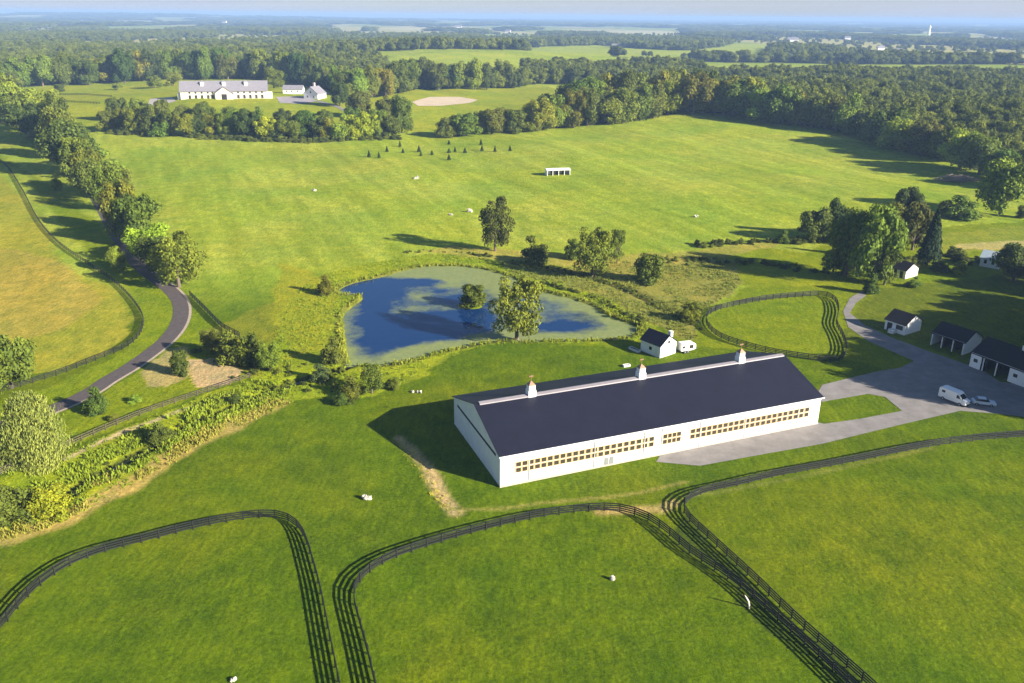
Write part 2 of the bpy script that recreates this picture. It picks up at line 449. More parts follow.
TANEDGE = PL([(-30, 543), (20, 534), (60, 520), (100, 499), (130, 482), (165, 464), (195, 445), (240, 424), (256, 416), (285, 403)])
DRIVE = smooth(PL([(-60, 438), (-20, 430), (20, 420), (60, 406), (88, 393), (108, 380), (130, 367), (150, 353), (166, 340), (177, 326), (181, 313), (179, 301), (170, 290), (158, 281), (146, 272), (134, 261), (123, 246), (112, 228), (101, 208), (86, 184), (68, 160), (48, 141), (22, 127), (-30, 112)]), 2.0)
WOODS = [PL(q) for q in (
    [(690, 112), (740, 114), (800, 124), (860, 135), (905, 150), (950, 162), (985, 173), (1024, 187), (1090, 205), (1090, 79), (900, 79), (760, 79), (640, 79), (640, 90), (690, 98)],
    [(525, 131), (560, 128), (620, 122), (680, 113), (695, 100), (640, 94), (600, 98), (560, 112), (535, 121)],
    [(300, 55), (400, 50.5), (460, 49), (530, 51), (560, 46), (640, 44.5), (700, 45), (700, 40), (530, 41), (300, 43)],
    [(520, 84), (560, 84), (600, 86), (700, 90), (700, 70), (520, 72)],
    [(-60, 91), (0, 88), (60, 84), (120, 82), (180, 79), (270, 79), (320, 88), (345, 98), (380, 97), (420, 89), (512, 88), (535, 84), (530, 80), (430, 80), (395, 78), (378, 62), (330, 56), (200, 55), (80, 55), (-60, 57)],
)]
CLEAR = [PL(q) for q in ([(955, 117), (1060, 124), (1060, 112), (985, 110)],)]
FARFIELDS = [PL(q) for q in (
    [(372, 63), (400, 56), (450, 52.5), (500, 53), (534, 60), (524, 67), (460, 70), (410, 67)],
    [(525, 48), (600, 45.5), (625, 48), (700, 51), (770, 55), (764, 61), (700, 59), (640, 56), (560, 58), (528, 53)],
    [(690, 50), (735, 44), (768, 44), (772, 55), (720, 55)],
    [(772, 57), (872, 57.5), (872, 61.5), (772, 61)],
    [(920, 57), (1060, 58), (1060, 64), (920, 61)],
    [(-20, 35), (40, 28), (80, 25), (88, 28), (60, 31), (-20, 38)],
    [(256, 48), (310, 44), (312, 51), (256, 54)],
    [(570, 31), (640, 30.5), (705, 33), (690, 35.5), (610, 34.5), (575, 33.5)],
    [(370, 28), (440, 26.5), (520, 29), (500, 31), (400, 30)],
    [(880, 34), (960, 33), (975, 36.5), (890, 37.5)],
    [(60, 46), (100, 45), (100, 47.5), (60, 48)],
)]
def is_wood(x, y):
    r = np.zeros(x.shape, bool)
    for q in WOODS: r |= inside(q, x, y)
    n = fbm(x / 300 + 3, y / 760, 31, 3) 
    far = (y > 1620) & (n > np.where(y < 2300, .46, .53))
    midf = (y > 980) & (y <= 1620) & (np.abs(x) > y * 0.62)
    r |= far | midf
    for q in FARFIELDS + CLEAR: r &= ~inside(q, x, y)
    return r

# ------------------------------------------------------------------ ground sheet
def axis(cuts):
    o = [cuts[0][0]]
    for (a, b, s) in cuts:
        n = max(1, int(round((b - a) / s))); o += list(np.linspace(a, b, n + 1)[1:])
    return np.array(o)
def grow(a, b, s, k=1.07):
    o = [a]
    while o[-1] < b: o.append(o[-1] + s); s *= k
    o[-1] = b
    return np.array(o)
xs_p = np.concatenate([np.arange(0, 95, 0.75), np.arange(95, 300, 1.5), grow(300, 25000, 3)])
gx = np.concatenate([-xs_p[:0:-1], xs_p])
gy = np.concatenate([-grow(-40, 3000, 8)[::-1][:-1] if False else -grow(-45, 3000, 6)[::-1], np.arange(46, 200, 0.75), np.arange(200, 420, 1.3), grow(420, 900, 2.0, 1.012), grow(905, 26000, 9, 1.05)])
GX, GY = np.meshgrid(gx, gy)
GZ = h0(GX, GY)
pd = dist_line(np.vstack([POND, POND[:1]]), GX, GY)
pin = inside(POND, GX, GY)
sgn = np.where(pin, pd, -pd)
ISL = P(473, 305)[0]
GZ = GZ - 1.3 * sstep(-1.5, 4.0, sgn) + 1.25 * np.exp(-(((GX - ISL[0]) / 4.5) ** 2 + ((GY - ISL[1]) / 4.0) ** 2))
cd = dist_line(CREEK, GX, GY)
GZ = GZ - 0.9 * (1 - sstep(0.4, 2.6, cd))
cd2 = dist_line(BANKLINE, GX, GY)
GZ = GZ - 0.7 * (1 - sstep(0.4, 2.6, cd2))
def col_layer():
    c = np.zeros(GX.shape + (4,))
    jx = GX + 5 * (fbm(GX / 9, GY / 9, 41) - 0.5); jy = GY + 5 * (fbm(GX / 9, GY / 9, 51) - 0.5)
    n1 = fbm(GX / 38, GY / 38, 61); n2 = fbm(GX / 12, GY / 12, 71)
    def setc(mask, col, amt=1.0, streak=None):
        m = np.clip(mask * amt, 0, 1)[..., None]
        v = np.array(col)
        c[..., :3] = c[..., :3] * (1 - m) + v * m
        if streak is not None: c[..., 3] = c[..., 3] * (1 - m[..., 0]) + streak * m[..., 0]
    c[..., :3] = (0.086, 0.138, 0.003); c[..., 3] = 0.15
    setc(sstep(0.40, 0.62, n1), (0.126, 0.158, 0.004), 0.6)
    setc(sstep(0.52, 0.68, n2), (0.062, 0.108, 0.003), 0.6)
    # pasture beyond the pond
    far = sstep(195, 250, GY + 0.05 * GX) 
    setc(far, (0.222, 0.290, 0.022), 1.0, 0.9)
    setc(far * sstep(0.42, 0.65, n1), (0.255, 0.305, 0.034), 0.8)
    lawn = np.zeros(GX.shape)
    def poly(pts, col, streak=0.2, ragged=True, amt=1.0):
        q = PL(pts)
        m = inside(q, jx if ragged else GX, jy if ragged else GY).astype(float)
        setc(m, col, amt, streak)
    poly([(560, 345), (640, 350), (700, 345), (760, 352), (870, 362), (1090, 430), (1090, 200), (1020, 222), (930, 228), (840, 240), (780, 262), (740, 290), (700, 330)], (0.140, 0.190, 0.005))
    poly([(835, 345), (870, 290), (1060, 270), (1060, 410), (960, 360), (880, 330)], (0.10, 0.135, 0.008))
    poly([(690, 250), (760, 245), (840, 262), (850, 290), (790, 286), (740, 284), (700, 268)], (0.170, 0.215, 0.006))
    poly([(930, 235), (1060, 222), (1060, 250), (940, 252)], (0.19, 0.22, 0.02))
    poly([(1060, 238), (1060, 246), (960, 250), (955, 244)], (0.36, 0.31, 0.12))
    # lush strips left of the drive, hay field
    poly([(-60, 420), (60, 385), (120, 352), (146, 325), (140, 300), (110, 275), (70, 235), (20, 170), (-60, 140), (-60, 120), (60, 190), (120, 245), (180, 300), (180, 330), (130, 370), (60, 402), (-60, 440)], (0.150, 0.205, 0.006))
    poly([(-80, 395), (-20, 385), (60, 370), (105, 352), (132, 335), (136, 318), (122, 296), (92, 278), (60, 262), (30, 205), (0, 175), (-90, 160)], (0.255, 0.26, 0.025), 0.5)
    poly([(-60, 330), (20, 340), (60, 330), (100, 300), (70, 265), (20, 250), (-60, 240)], (0.33, 0.26, 0.05), 0.5, amt=0.7)
    poly([(-20, 480), (60, 452), (120, 424), (185, 400), (250, 378), (240, 345), (200, 320), (190, 305), (185, 325), (150, 360), (90, 402), (0, 430), (-30, 440)], (0.145, 0.200, 0.006))
    # marsh, scrub
    poly([(205, 330), (280, 300), (300, 330), (300, 380), (250, 378), (215, 352)], (0.17, 0.19, 0.014))
    setc(inside(MARSH, jx, jy).astype(float), (0.22, 0.275, 0.012), 1, 0.1)
    setc((inside(MARSH, jx, jy) & (n2 > 0.55)).astype(float), (0.15, 0.20, 0.010), 0.8)
    td = dist_line(TANEDGE, jx, jy)
    setc(1 - sstep(1.2, 3.2, td), (0.34, 0.27, 0.09), 0.9)
    setc(inside(SCRUB, jx, jy).astype(float), (0.205, 0.205, 0.045), 0.9, 0.3)
    poly([(512, 250), (600, 256), (700, 250), (760, 240), (820, 236), (700, 262), (600, 268), (512, 262), (420, 250), (450, 246)], (0.30, 0.26, 0.06), 0.5, amt=0.7)
    poly([(280, 262), (330, 280), (340, 300), (330, 345), (290, 360), (275, 320), (275, 285)], (0.25, 0.255, 0.015), amt=0.8)
    # strip between the barn and the paddock fences, worn paths
    for ln, wd, cc in ((PL([(398, 438), (410, 452), (424, 470), (436, 488), (448, 504), (458, 514)]), 0.95, (0.46, 0.34, 0.19)),
                       (PL([(452, 511), (500, 512), (540, 506), (590, 500), (640, 492), (690, 482)]), 0.4, (0.20, 0.20, 0.05)),
                       (PL([(600, 512), (640, 508), (662, 508), (676, 502)]), 0.9, (0.34, 0.27, 0.11)),
                       (PL([(684, 497), (740, 488), (800, 476), (880, 462), (935, 450)]), 0.45, (0.14, 0.17, 0.03)),
                       (PL([(60, 461), (120, 434), (185, 409), (235, 392)]), 0.55, (0.42, 0.36, 0.22))):
        dd = dist_line(ln, GX + 1.6 * (n2 - 0.5) * 2, GY + 1.6 * (n1 - 0.5) * 2)
        setc(1 - sstep(wd * 0.5, wd * 1.8, dd), cc, 0.9)
    poly([(690, 520), (716, 543), (758, 580), (803, 623), (875, 686), (900, 710), (855, 705), (803, 656), (768, 622), (738, 594), (712, 568), (688, 545), (668, 528), (676, 512)], (0.045, 0.072, 0.010), amt=0.75)  # lane grass darkened, standing in for the merged fence shadows
    poly([(136, 372), (150, 360), (168, 348), (184, 344), (190, 360), (182, 378), (162, 388), (140, 388)], (0.38, 0.30, 0.17), ragged=True, amt=0.6)
    poly([(188, 358), (215, 358), (238, 372), (230, 386), (200, 388), (184, 380)], (0.41, 0.32, 0.20), ragged=True, amt=0.85)
    # lawns round the white stable, pale field edges
    poly([(-60, 106), (100, 128), (180, 128), (420, 132), (440, 128), (560, 104), (600, 90), (510, 88), (400, 90), (330, 104), (300, 84), (180, 80), (0, 89), (-60, 92)], (0.23, 0.27, 0.015), 0.3, False)
    for q in FARFIELDS: setc(inside(q, GX, GY).astype(float), (0.27, 0.33, 0.03), 1, 0.3)
    for q in (FARFIELDS[5], FARFIELDS[7], FARFIELDS[8]): setc(inside(q, GX, GY).astype(float), (0.42, 0.40, 0.22), 1, 0.3)
    farg = (GY > 1620)
    for q in FARFIELDS: farg &= ~inside(q, GX, GY)
    setc(farg.astype(float), (0.22, 0.27, 0.04), 1, 0.2)
    setc((farg & (vnoise(GX / 500, GY / 900, 91) > 0.55)).astype(float), (0.36, 0.34, 0.14), 0.9, 0.2)
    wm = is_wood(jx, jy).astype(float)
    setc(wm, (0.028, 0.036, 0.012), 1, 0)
    # mud at the pond rim and in the creek bed
    setc((1 - sstep(0.3, 1.6, np.abs(sgn + 0.3))), (0.11, 0.10, 0.04), 0.7)
    setc(1 - sstep(0.9, 2.3, cd), (0.03, 0.04, 0.010), 0.9)
    setc(1 - sstep(0.5, 1.8, cd2), (0.05, 0.055, 0.015), 0.9)  # dark line painted in for the shaded sides of the brushy banks
    return c
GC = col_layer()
nx, ny = len(gx), len(gy)
idx = np.arange(nx * ny).reshape(ny, nx)
fq = np.stack([idx[:-1, :-1], idx[:-1, 1:], idx[1:, 1:], idx[1:, :-1]], -1).reshape(-1, 4)
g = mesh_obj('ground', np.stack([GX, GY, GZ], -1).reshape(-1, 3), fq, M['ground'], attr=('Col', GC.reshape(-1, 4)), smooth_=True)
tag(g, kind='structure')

# ------------------------------------------------------------------ sheets: pond water, drive, yard
def sheet_from_poly(name, poly, mat, lift, step=1.5, kind='structure', flat=None):
    x0, y0 = poly.min(0); x1, y1 = poly.max(0)
    bm = bmesh.new()
    vs = [bm.verts.new((p[0], p[1], 0)) for p in poly]
    bm.faces.new(vs)
    ax = np.arange(x0 + step, x1, step * 2); ay = np.arange(y0 + step, y1, step * 2)
    for x in ax: bmesh.ops.bisect_plane(bm, geom=bm.verts[:] + bm.edges[:] + bm.faces[:], plane_co=(x, 0, 0), plane_no=(1, 0, 0))
    for y in ay: bmesh.ops.bisect_plane(bm, geom=bm.verts[:] + bm.edges[:] + bm.faces[:], plane_co=(0, y, 0), plane_no=(0, 1, 0))
    for v in bm.verts: v.co.z = (float(h0(v.co.x, v.co.y)) if flat is None else flat) + lift
    bmesh.ops.recalc_face_normals(bm, faces=bm.faces)
    if bm.faces and sum(f.normal.z for f in bm.faces) < 0: bmesh.ops.reverse_faces(bm, faces=bm.faces)
    me = bpy.data.meshes.new(name); bm.to_mesh(me); bm.free(); me.materials.append(mat)
    o = bpy.data.objects.new(name, me); COL.objects.link(o); tag(o, kind=kind)
    return o
# water sheet reaches 3 m under the banks so the ground itself cuts the shoreline
cx, cy = POND.mean(0)
wx = np.arange(POND[:, 0].min() - 6, POND[:, 0].max() + 6, 1.2); wy = np.arange(POND[:, 1].min() - 6, POND[:, 1].max() + 6, 1.2)
WX, WY = np.meshgrid(wx, wy)
WZL = float(np.mean(h0(POND[:, 0], POND[:, 1]))) - 0.45
OPEN = [PL(q) for q in (
    [(334, 290), (350, 281), (384, 276), (402, 277), (412, 281), (404, 291), (392, 300), (386, 312), (400, 316), (440, 311), (482, 305), (498, 316), (496, 328), (470, 334), (430, 341), (400, 346), (380, 353), (364, 356), (346, 352), (340, 330), (340, 314), (350, 305), (361, 298), (357, 292)],
    [(438, 296), (462, 294), (470, 302), (450, 306)],
    [(536, 328), (545, 322), (568, 318), (590, 323), (570, 328), (550, 329)],
    [(400, 276), (440, 278), (450, 282), (420, 284)])]
FILM = [PL(q) for q in ([(404, 292), (412, 282), (450, 283), (490, 286), (505, 300), (496, 316), (440, 312), (400, 318), (388, 310)], [(500, 330), (520, 290), (560, 298), (590, 312), (614, 328), (575, 333)])]
SCUM = [PL(q) for q in ([(344, 322), (356, 320), (358, 345), (368, 362), (346, 360)], [(350, 305), (362, 310), (356, 320), (345, 318)])]
al = np.ones(WX.shape)
for q in OPEN: al[inside(q, WX, WY)] = 0.0
for q in FILM: al[inside(q, WX, WY)] = np.minimum(al[inside(q, WX, WY)], 0.50)
for q in SCUM: al[inside(q, WX, WY)] = 0.75
for _ in range(9):
    al[1:-1, 1:-1] = (al[1:-1, 1:-1] * 2 + al[:-2, 1:-1] + al[2:, 1:-1] + al[1:-1, :-2] + al[1:-1, 2:]) / 6
wi = np.arange(WX.size).reshape(WX.shape)
wf = np.stack([wi[:-1, :-1], wi[:-1, 1:], wi[1:, 1:], wi[1:, :-1]], -1).reshape(-1, 4)
wc = (wf % len(wx) * 0)
mx_ = WX.ravel()[wf[:, 0]]; my_ = WY.ravel()[wf[:, 0]]
pdw = dist_line(np.vstack([POND, POND[:1]]), mx_, my_)
keep = inside(POND, mx_, my_) | (pdw < 2.2)
wf = wf[keep]
o = mesh_obj('pond_water', np.stack([WX, WY, np.full(WX.shape, WZL)], -1).reshape(-1, 3), wf, M['water'], attr=('algae', al.ravel()), smooth_=True)
tag(o, kind='structure')

def ribbon(name, line, width, mat, lift, offset=0.0, kind='structure', zfix=None):
    d = np.gradient(line, axis=0); d /= np.linalg.norm(d, axis=1)[:, None]
    nrm = np.stack([-d[:, 1], d[:, 0]], 1)
    k = 3
    rows = []
    for j in range(k + 1):
        q = line + nrm * (offset + width * (j / k - 0.5))
        z = h0(q[:, 0], q[:, 1]) + lift if zfix is None else np.full(len(q), zfix)
        rows.append(np.column_stack([q, z]))
    v = np.stack(rows, 1).reshape(-1, 3)
    n = len(line); ii = np.arange(n - 1)[:, None] * (k + 1) + np.arange(k)[None]
    f = np.stack([ii, ii + k + 1, ii + k + 2, ii + 1], -1).reshape(-1, 4)
    return tag(mesh_obj(name, v, f[:, ::-1].copy(), mat, smooth_=True), kind=kind)
ribbon('road', DRIVE, 4.0, M['asphalt'], 0.05)
ribbon('road_verge', DRIVE, 0.75, M['edge'], 0.045, offset=-2.3)
ribbon('creek_water', CREEK, 0.9, plain('creek_water', (0.012, 0.016, 0.008), 0.35, 0.2, 1), -0.72)

GRAVEL = PL([(656, 462), (700, 466), (760, 455), (822, 444), (900, 425), (960, 411), (1000, 414), (1090, 425), (1090, 392), (1000, 382), (985, 372), (960, 362), (925, 350), (890, 337), (864, 325), (850, 313), (856, 303), (866, 296), (862, 291),
             (850, 298), (843, 311), (848, 327), (868, 341), (893, 352), (914, 361), (900, 368), (880, 371), (850, 378), (822, 385), (818, 392), (822, 402), (868, 394), (885, 397), (902, 411), (860, 419), (824, 424), (818, 422.5), (660, 456)])
sheet_from_poly('yard_gravel', GRAVEL, M['gravel'], 0.05)
sheet_from_poly('sand_arena', PL([(412, 102), (430, 97), (460, 97), (478, 100), (470, 103), (440, 106), (418, 106)]), M['sand'], 0.15, step=12)
sheet_from_poly('parking_lot', PL([(276, 97), (300, 96), (318, 101), (300, 104), (280, 103)]), plain('pale_tarmac', (0.28, 0.25, 0.27), 0.9, 0.1, 0.3), 0.15, step=12)
sheet_from_poly('forecourt', PL([(150, 99), (172, 97), (176, 101), (158, 106), (148, 104)]), plain('pale_paving', (0.34, 0.31, 0.28), 0.9, 0.1, 0.3), 0.15, step=12)
ribbon('path', smooth(PL([(318, 101), (335, 106), (352, 113), (378, 119)]), 5), 4, M['gravel'], 0.12)

# ------------------------------------------------------------------ buildings
def gable_walls(m, Lx, W, eave, ridge, t, base=-0.6):
    sl_ = (ridge - eave) / (W / 2)
    return m.prism([(0, base), (W, base), (W, eave - t), (W / 2, ridge - t), (0, eave - t)], 0, Lx)
def gable_roof(Lx, W, eave, ridge, t, oy, ox):
    s_ = (ridge - eave) / (W / 2)
    return MB().prism([(-oy, eave - oy * s_), (W / 2, ridge), (W + oy, eave - oy * s_), (W + oy, eave - oy * s_ - t), (W / 2, ridge - t), (-oy, eave - oy * s_ - t)], -ox, Lx + ox)
def frame_of(A, B):
    a = P1(*A); b = P1(*B)
    return a, math.atan2(b.y - a.y, b.x - a.x), (b - a).length
def solve_s(o, ang, px, z, lo=0, hi=90, y=0.0):
    for _ in range(40):
        m = (lo + hi) / 2
        x = o[0] + math.cos(ang) * m - math.sin(ang) * y; yy = o[1] + math.sin(ang) * m + math.cos(ang) * y
        if project(x, yy, z)[0] < px: lo = m
        else: hi = m
    return m

# --- the long white riding barn
BO = (-1.75, 124.86); BA = 0.381; BL, BW, BE, BR = 67.4, 25.3, 6.05, 10.12
bz = float(h0(20, 150))
barn = empty('riding_barn', (BO[0], BO[1], bz), BA, label='long white riding barn with navy metal roof, ridge cupolas and rows of timber windows', cat='barn')
gable_walls(MB(), BL, BW, BE, BR, 0.16).build('wall', M['siding'], barn)
rf = gable_roof(BL, BW, BE, BR, 0.14, 0.35, 0.35).build('roof', M['roof'], barn)
MB().prism([(BW / 2 - 0.75, BR - 0.16), (BW / 2 - 0.68, BR + 0.02), (BW / 2 - 0.05, BR + 0.24), (BW / 2 + 0.58, BR + 0.02), (BW / 2 + 0.65, BR - 0.16)], 0.6, BL - 0.1).build('ridge_skylight', M['ridge'], barn)
MB().box(-0.12, BL + 0.12, -0.12, -0.004, -0.5, 0.28).build('plinth', M['concrete'], barn)
MB().box(-0.37, BL + 0.37, -0.50, -0.36, BE - 0.30, BE - 0.12).build('gutter', M['white'], barn)
MB().box(-0.06, -0.003, 2.2, BW - 2.2, 4.75, 5.20).build('vent_slot', M['dark'], barn)
for q in (0.03, BW - 0.19): MB().box(-0.05, -0.003, q, q + 0.16, -0.3, BE - 0.25).build('corner_trim', M['white'], barn)
win_frame = None; win_pane = None
cols = list(np.linspace(518.4, 651.3, 22)) + list(np.linspace(665.0, 678.4, 4)) + list(np.linspace(692.5, 806.5, 22))
for px in cols:
    s_ = solve_s(BO, BA, px, bz + 3.1)
    for zc in (3.72, 2.62):
        if win_frame is None:
            f_ = MB()
            a_, b_, h_, k_ = 0.57, 0.45, 0.51, 0.40
            f_.box(-a_, a_, -0.05, 0.02, k_, h_); f_.box(-a_, a_, -0.05, 0.02, -h_, -k_)
            f_.box(-a_, -b_, -0.05, 0.02, -k_, k_); f_.box(b_, a_, -0.05, 0.02, -k_, k_)
            wo = f_.build('window', M['pine'], barn)
            po = MB().box(-b_, b_, -0.02, 0.0, -k_, k_).build('pane', M['glass'], wo)
            win_frame = wo; win_pane = po
        else:
            wo = win_frame.copy(); COL.objects.link(wo); wo.parent = barn
            po = win_pane.copy(); COL.objects.link(po); po.parent = wo
        wo.location = (s_, -0.025, zc)
for px in (529, 594, 643.5, 661, 699, 744, 796.5):
    s_ = solve_s(BO, BA, px, bz + 1.0)
    MB().box(s_ - 0.045, s_ + 0.045, -0.15, -0.06, 0.1, BE - 0.3).build('downspout', M['white_old'], barn)
s_ = solve_s(BO, BA, 609, bz + 1.3)
MB().box(s_ - 0.9, s_ - 0.1, -0.07, -0.004, 0.3, 1.7).build('hatch', M['metalgrey'], barn)
MB().box(s_ + 0.1, s_ + 0.9, -0.07, -0.004, 0.3, 1.7).build('hatch', M['metalgrey'], barn)
s_ = solve_s(BO, BA, 671, bz + 1.0)
dr = MB().box(s_ - 2.6, s_ + 2.6, -0.09, -0.004, 0.02, 2.05).build('door', M['white'], barn)
MB().box(s_ - 0.04, s_ + 0.04, -0.13, -0.09, 0.1, 2.0).build('door_handle', M['metalgrey'], dr)
for px in (531, 641, 740.5):
    s_ = solve_s(BO, BA, px, bz + BR + 1.2, y=BW / 2)
    c_ = MB().box(s_ - 0.75, s_ + 0.75, BW / 2 - 0.75, BW / 2 + 0.75, BR - 0.5, BR + 1.05).build('cupola', M['white'], barn)
    MB().box(s_ - 0.62, s_ + 0.62, BW / 2 - 0.62, BW / 2 + 0.62, BR + 1.05, BR + 2.0).build('lantern', M['white'], c_)
    MB().box(s_ - 0.45, s_ + 0.45, BW / 2 - 0.65, BW / 2 - 0.623, BR + 1.15, BR + 1.85).build('louvre', M['white_old'], c_)
    MB().cone((s_, BW / 2), 1.0, 0.1, BR + 2.0, BR + 2.7, 4, math.pi / 4).build('cupola_roof', M['copper'], c_)
    MB().tube([(s_, BW / 2, BR + 2.7), (s_, BW / 2, BR + 3.9)], 0.05).box(s_ - 0.4, s_ + 0.4, BW / 2 - 0.03, BW / 2 + 0.03, BR + 3.5, BR + 3.75).build('weather_vane', M['copper'], c_)

def wing_windows(root, spots, w_, h_, y=-0.03, mat='glass', fm='white'):
    first = None
    for (x, z) in spots:
        if first is None:
            f_ = MB(); f_.box(-w_ / 2 - .08, w_ / 2 + .08, -0.04, 0.0, h_ / 2, h_ / 2 + .1); f_.box(-w_ / 2 - .08, w_ / 2 + .08, -0.04, 0.0, -h_ / 2 - .1, -h_ / 2)
            f_.box(-w_ / 2 - .08, -w_ / 2, -0.04, 0, -h_ / 2, h_ / 2); f_.box(w_ / 2, w_ / 2 + .08, -0.04, 0, -h_ / 2, h_ / 2)
            wo = f_.build('window', M[fm], root); po = MB().box(-w_ / 2, w_ / 2, -0.03, -0.01, -h_ / 2, h_ / 2).build('pane', M[mat], wo); first = (wo, po)
        else:
            wo = first[0].copy(); COL.objects.link(wo); wo.parent = root; po = first[1].copy(); COL.objects.link(po); po.parent = wo
        wo.location = (x, y, z)

# --- small white barn by the pond
A, an, l_ = frame_of((659.8, 358.3), (678.3, 356.8))
# ridge runs away from the camera: local x along the sunlit gable, y back along the ridge
W_ = l_; C_ = P1(640.4, 350.5); LB = (C_ - A).length
an2 = math.atan2(C_.y - A.y, C_.x - A.x)
sb = empty('small_barn', A, an2 + math.pi, label='small white barn with dark gable roof between the pond and the long riding barn', cat='barn')
# local x from the far end (at C) to the gable (at A); local y away from camera
def place_box_building(root, Lx, W, eave, ridge, wm, rm, x0=0.0):
    m = MB(); gable_walls(m, Lx, W, eave, ridge, 0.13); m.v = [(v[0] + x0, v[1], v[2]) for v in m.v]; m.build('wall', wm, root)
    m = gable_roof(Lx, W, eave, ridge, 0.12, 0.3, 0.25); m.v = [(v[0] + x0, v[1], v[2]) for v in m.v]; return m.build('roof', rm, root)
place_box_building(sb, LB, 5.6, 3.2, 5.2, M['siding'], M['roof'], -LB)
MB().box(0.004, 0.06, 2.2, 3.6, 0, 2.2).build('door', M['white_old'], sb)
MB().box(0.004, 0.05, 2.5, 3.2, 3.1, 3.8).build('window', M['glass'], sb)
MB().box(-0.9, -0.1, 3.4, 4.2, 4.3, 5.9).build('chimney', M['white'], sb)
MB().box(-3.5, -2.7, -0.05, -0.004, 1.2, 2.0).build('window', M['glass'], sb)
MB().box(-1.6, -0.7, -0.05, -0.004, 0, 2.0).build('door', M['white_old'], sb)

# --- white horse trailer beside it
def wheelset(root, spots, r, wd):
    first = None
    for (x, y) in spots:
        if first is None:
            t_ = MB().wheel(0, 0, 0, r, wd).build('wheel', M['rubber'], root); r_ = MB().wheel(0, 0, 0, r * .55, wd * 1.06).build('rim', M['metalgrey'], t_); first = (t_, r_)
        else:
            t_ = first[0].copy(); COL.objects.link(t_); t_.parent = root; r_ = first[1].copy(); COL.objects.link(r_); r_.parent = t_
        t_.location = (x, y, r)
tr0 = P1(681, 354); tr1 = P1(695, 352)
tra = math.atan2(tr1.y - tr0.y, tr1.x - tr0.x)
ht = empty('horse_trailer', tr0, tra, label='small white round-nosed horse trailer parked beside the small barn', cat='trailer')
MB().prism([(0, 0.6), (3.1, 0.6), (3.9, 0.8), (4.1, 1.4), (3.95, 2.1), (3.4, 2.45), (0.1, 2.5), (0, 2.4)], 0, 1.9, 'y').build('body', M['white'], ht, 0.05)
wheelset(ht, [(1.1, 0.0), (1.9, 0.0), (1.1, 1.9), (1.9, 1.9)], 0.36, 0.2)
MB().tube([(3.9, .95, .65), (5.0, .95, .5)], 0.06).build('drawbar', M['metalgrey'], ht)
MB().box(2.2, 3.3, -0.03, -0.003, 1.1, 2.0).build('window', M['glass'], ht)
MB().box(0.3, 1.0, -0.03, -0.003, 1.3, 1.9).build('window', M['glass'], ht)

def trough(pa, pb, h, wd, label, mat):
    a = P1(*pa); b = P1(*pb); an = math.atan2(b.y - a.y, b.x - a.x); l_ = (b - a).length
    r = empty('water_trough', a, an, label=label, cat='water trough')
    m = MB(); m.box(0, l_, 0, 0.08, 0.0, h); m.box(0, l_, wd - .08, wd, 0.0, h); m.box(0, 0.08, 0.08, wd - .08, 0, h); m.box(l_ - .08, l_, 0.08, wd - .08, 0, h); m.box(.08, l_ - .08, .08, wd - .08, -0.1, 0.12)
    m.build('basin', mat, r); MB().box(0.083, l_ - 0.083, 0.083, wd - 0.083, h - 0.2, h - 0.12).build('water', M['glass'], r)
trough((628.5, 349), (637.5, 353), 0.55, 1.0, 'pale water trough in the shade beside the small white barn', M['white_old'])
trough((624, 367.5), (630.5, 366.5), 0.5, 0.8, 'narrow pale water trough on the lawn behind the middle cupola', M['white_old'])

# --- yard sheds on the right
def shed(name, label, A, B, W, eave, ridge, bays, front_open, solid=(), panels=(), L_fix=None, cup=None):
    """A front-left base, B front-right base; front faces the camera; ridge parallel to the front"""
    a, an, l_ = frame_of(A, B)
    if L_fix: l_ = L_fix
    r = empty(name, a, an, label=label, cat='shed')
    if front_open:
        t = 0.15; s_ = (ridge - eave) / (W / 2)
        m = MB()
        m.box(0, l_, W - t, W, -0.5, eave - 0.15)
        for x in (0, l_ - t):
            m.prism([(0.02, -0.5), (W - t - .002, -0.5), (W - t - .002, eave - .13), (W / 2, ridge - .15), (0.02, eave - 0.15)], x, x + t)
        m.build('wall', M['siding'], r)
        m = MB()
        for k in range(1, bays): x = l_ * k / bays; m.box(x - .06, x + .06, 1.0, W - t - 0.01, 0, eave - .2)
        m.build('stall_partition', M['dark'], r)
        for k in range(bays + 1):
            x = min(max(l_ * k / bays, 0.12), l_ - 0.12); MB().box(x - .11, x + .11, -0.20, -0.004, -0.2, eave - .33).build('post', M['white'], r)
        MB().box(-0.02, l_ + .02, -0.22, -0.003, eave - .33, eave - .10).build('beam', M['white'], r)
    else:
        gable_walls(MB(), l_, W, eave, ridge, 0.14).build('wall', M['siding'], r)
    gable_roof(l_, W, eave, ridge, 0.13, 0.35, 0.3).build('roof', M['roof2'], r)
    for (x0, x1, z0, z1, mat, nm) in panels:
        MB().box(l_ * x0, l_ * x1, -0.25, -0.205, z0, z1).build(nm, M[mat], r) if front_open else MB().box(l_ * x0, l_ * x1, -0.05, -0.004, z0, z1).build(nm, M[mat], r)
    if cup:
        c_ = MB().box(l_ * cup - .5, l_ * cup + .5, W / 2 - .5, W / 2 + .5, ridge - .3, ridge + .9).build('cupola', M['white'], r)
        MB().cone((l_ * cup, W / 2), .85, .05, ridge + .9, ridge + 1.5, 4, math.pi / 4).build('cupola_roof', M['roof2'], c_)
    return r, l_
r, l_ = shed('shed', 'small white shed with black gable roof nearest the drive, left of the open sheds', (884, 329), (904, 335.5), 7.0, 3.0, 5.0, 1, False, panels=((.12, .36, 0.0, 2.2, 'dark', 'door'), (.55, .88, 1.1, 2.2, 'glass', 'window')))
MB().box(l_ * .36, l_ * .62, -1.6, -0.06, 0, 1.0).build('ramp', M['white_old'], r)
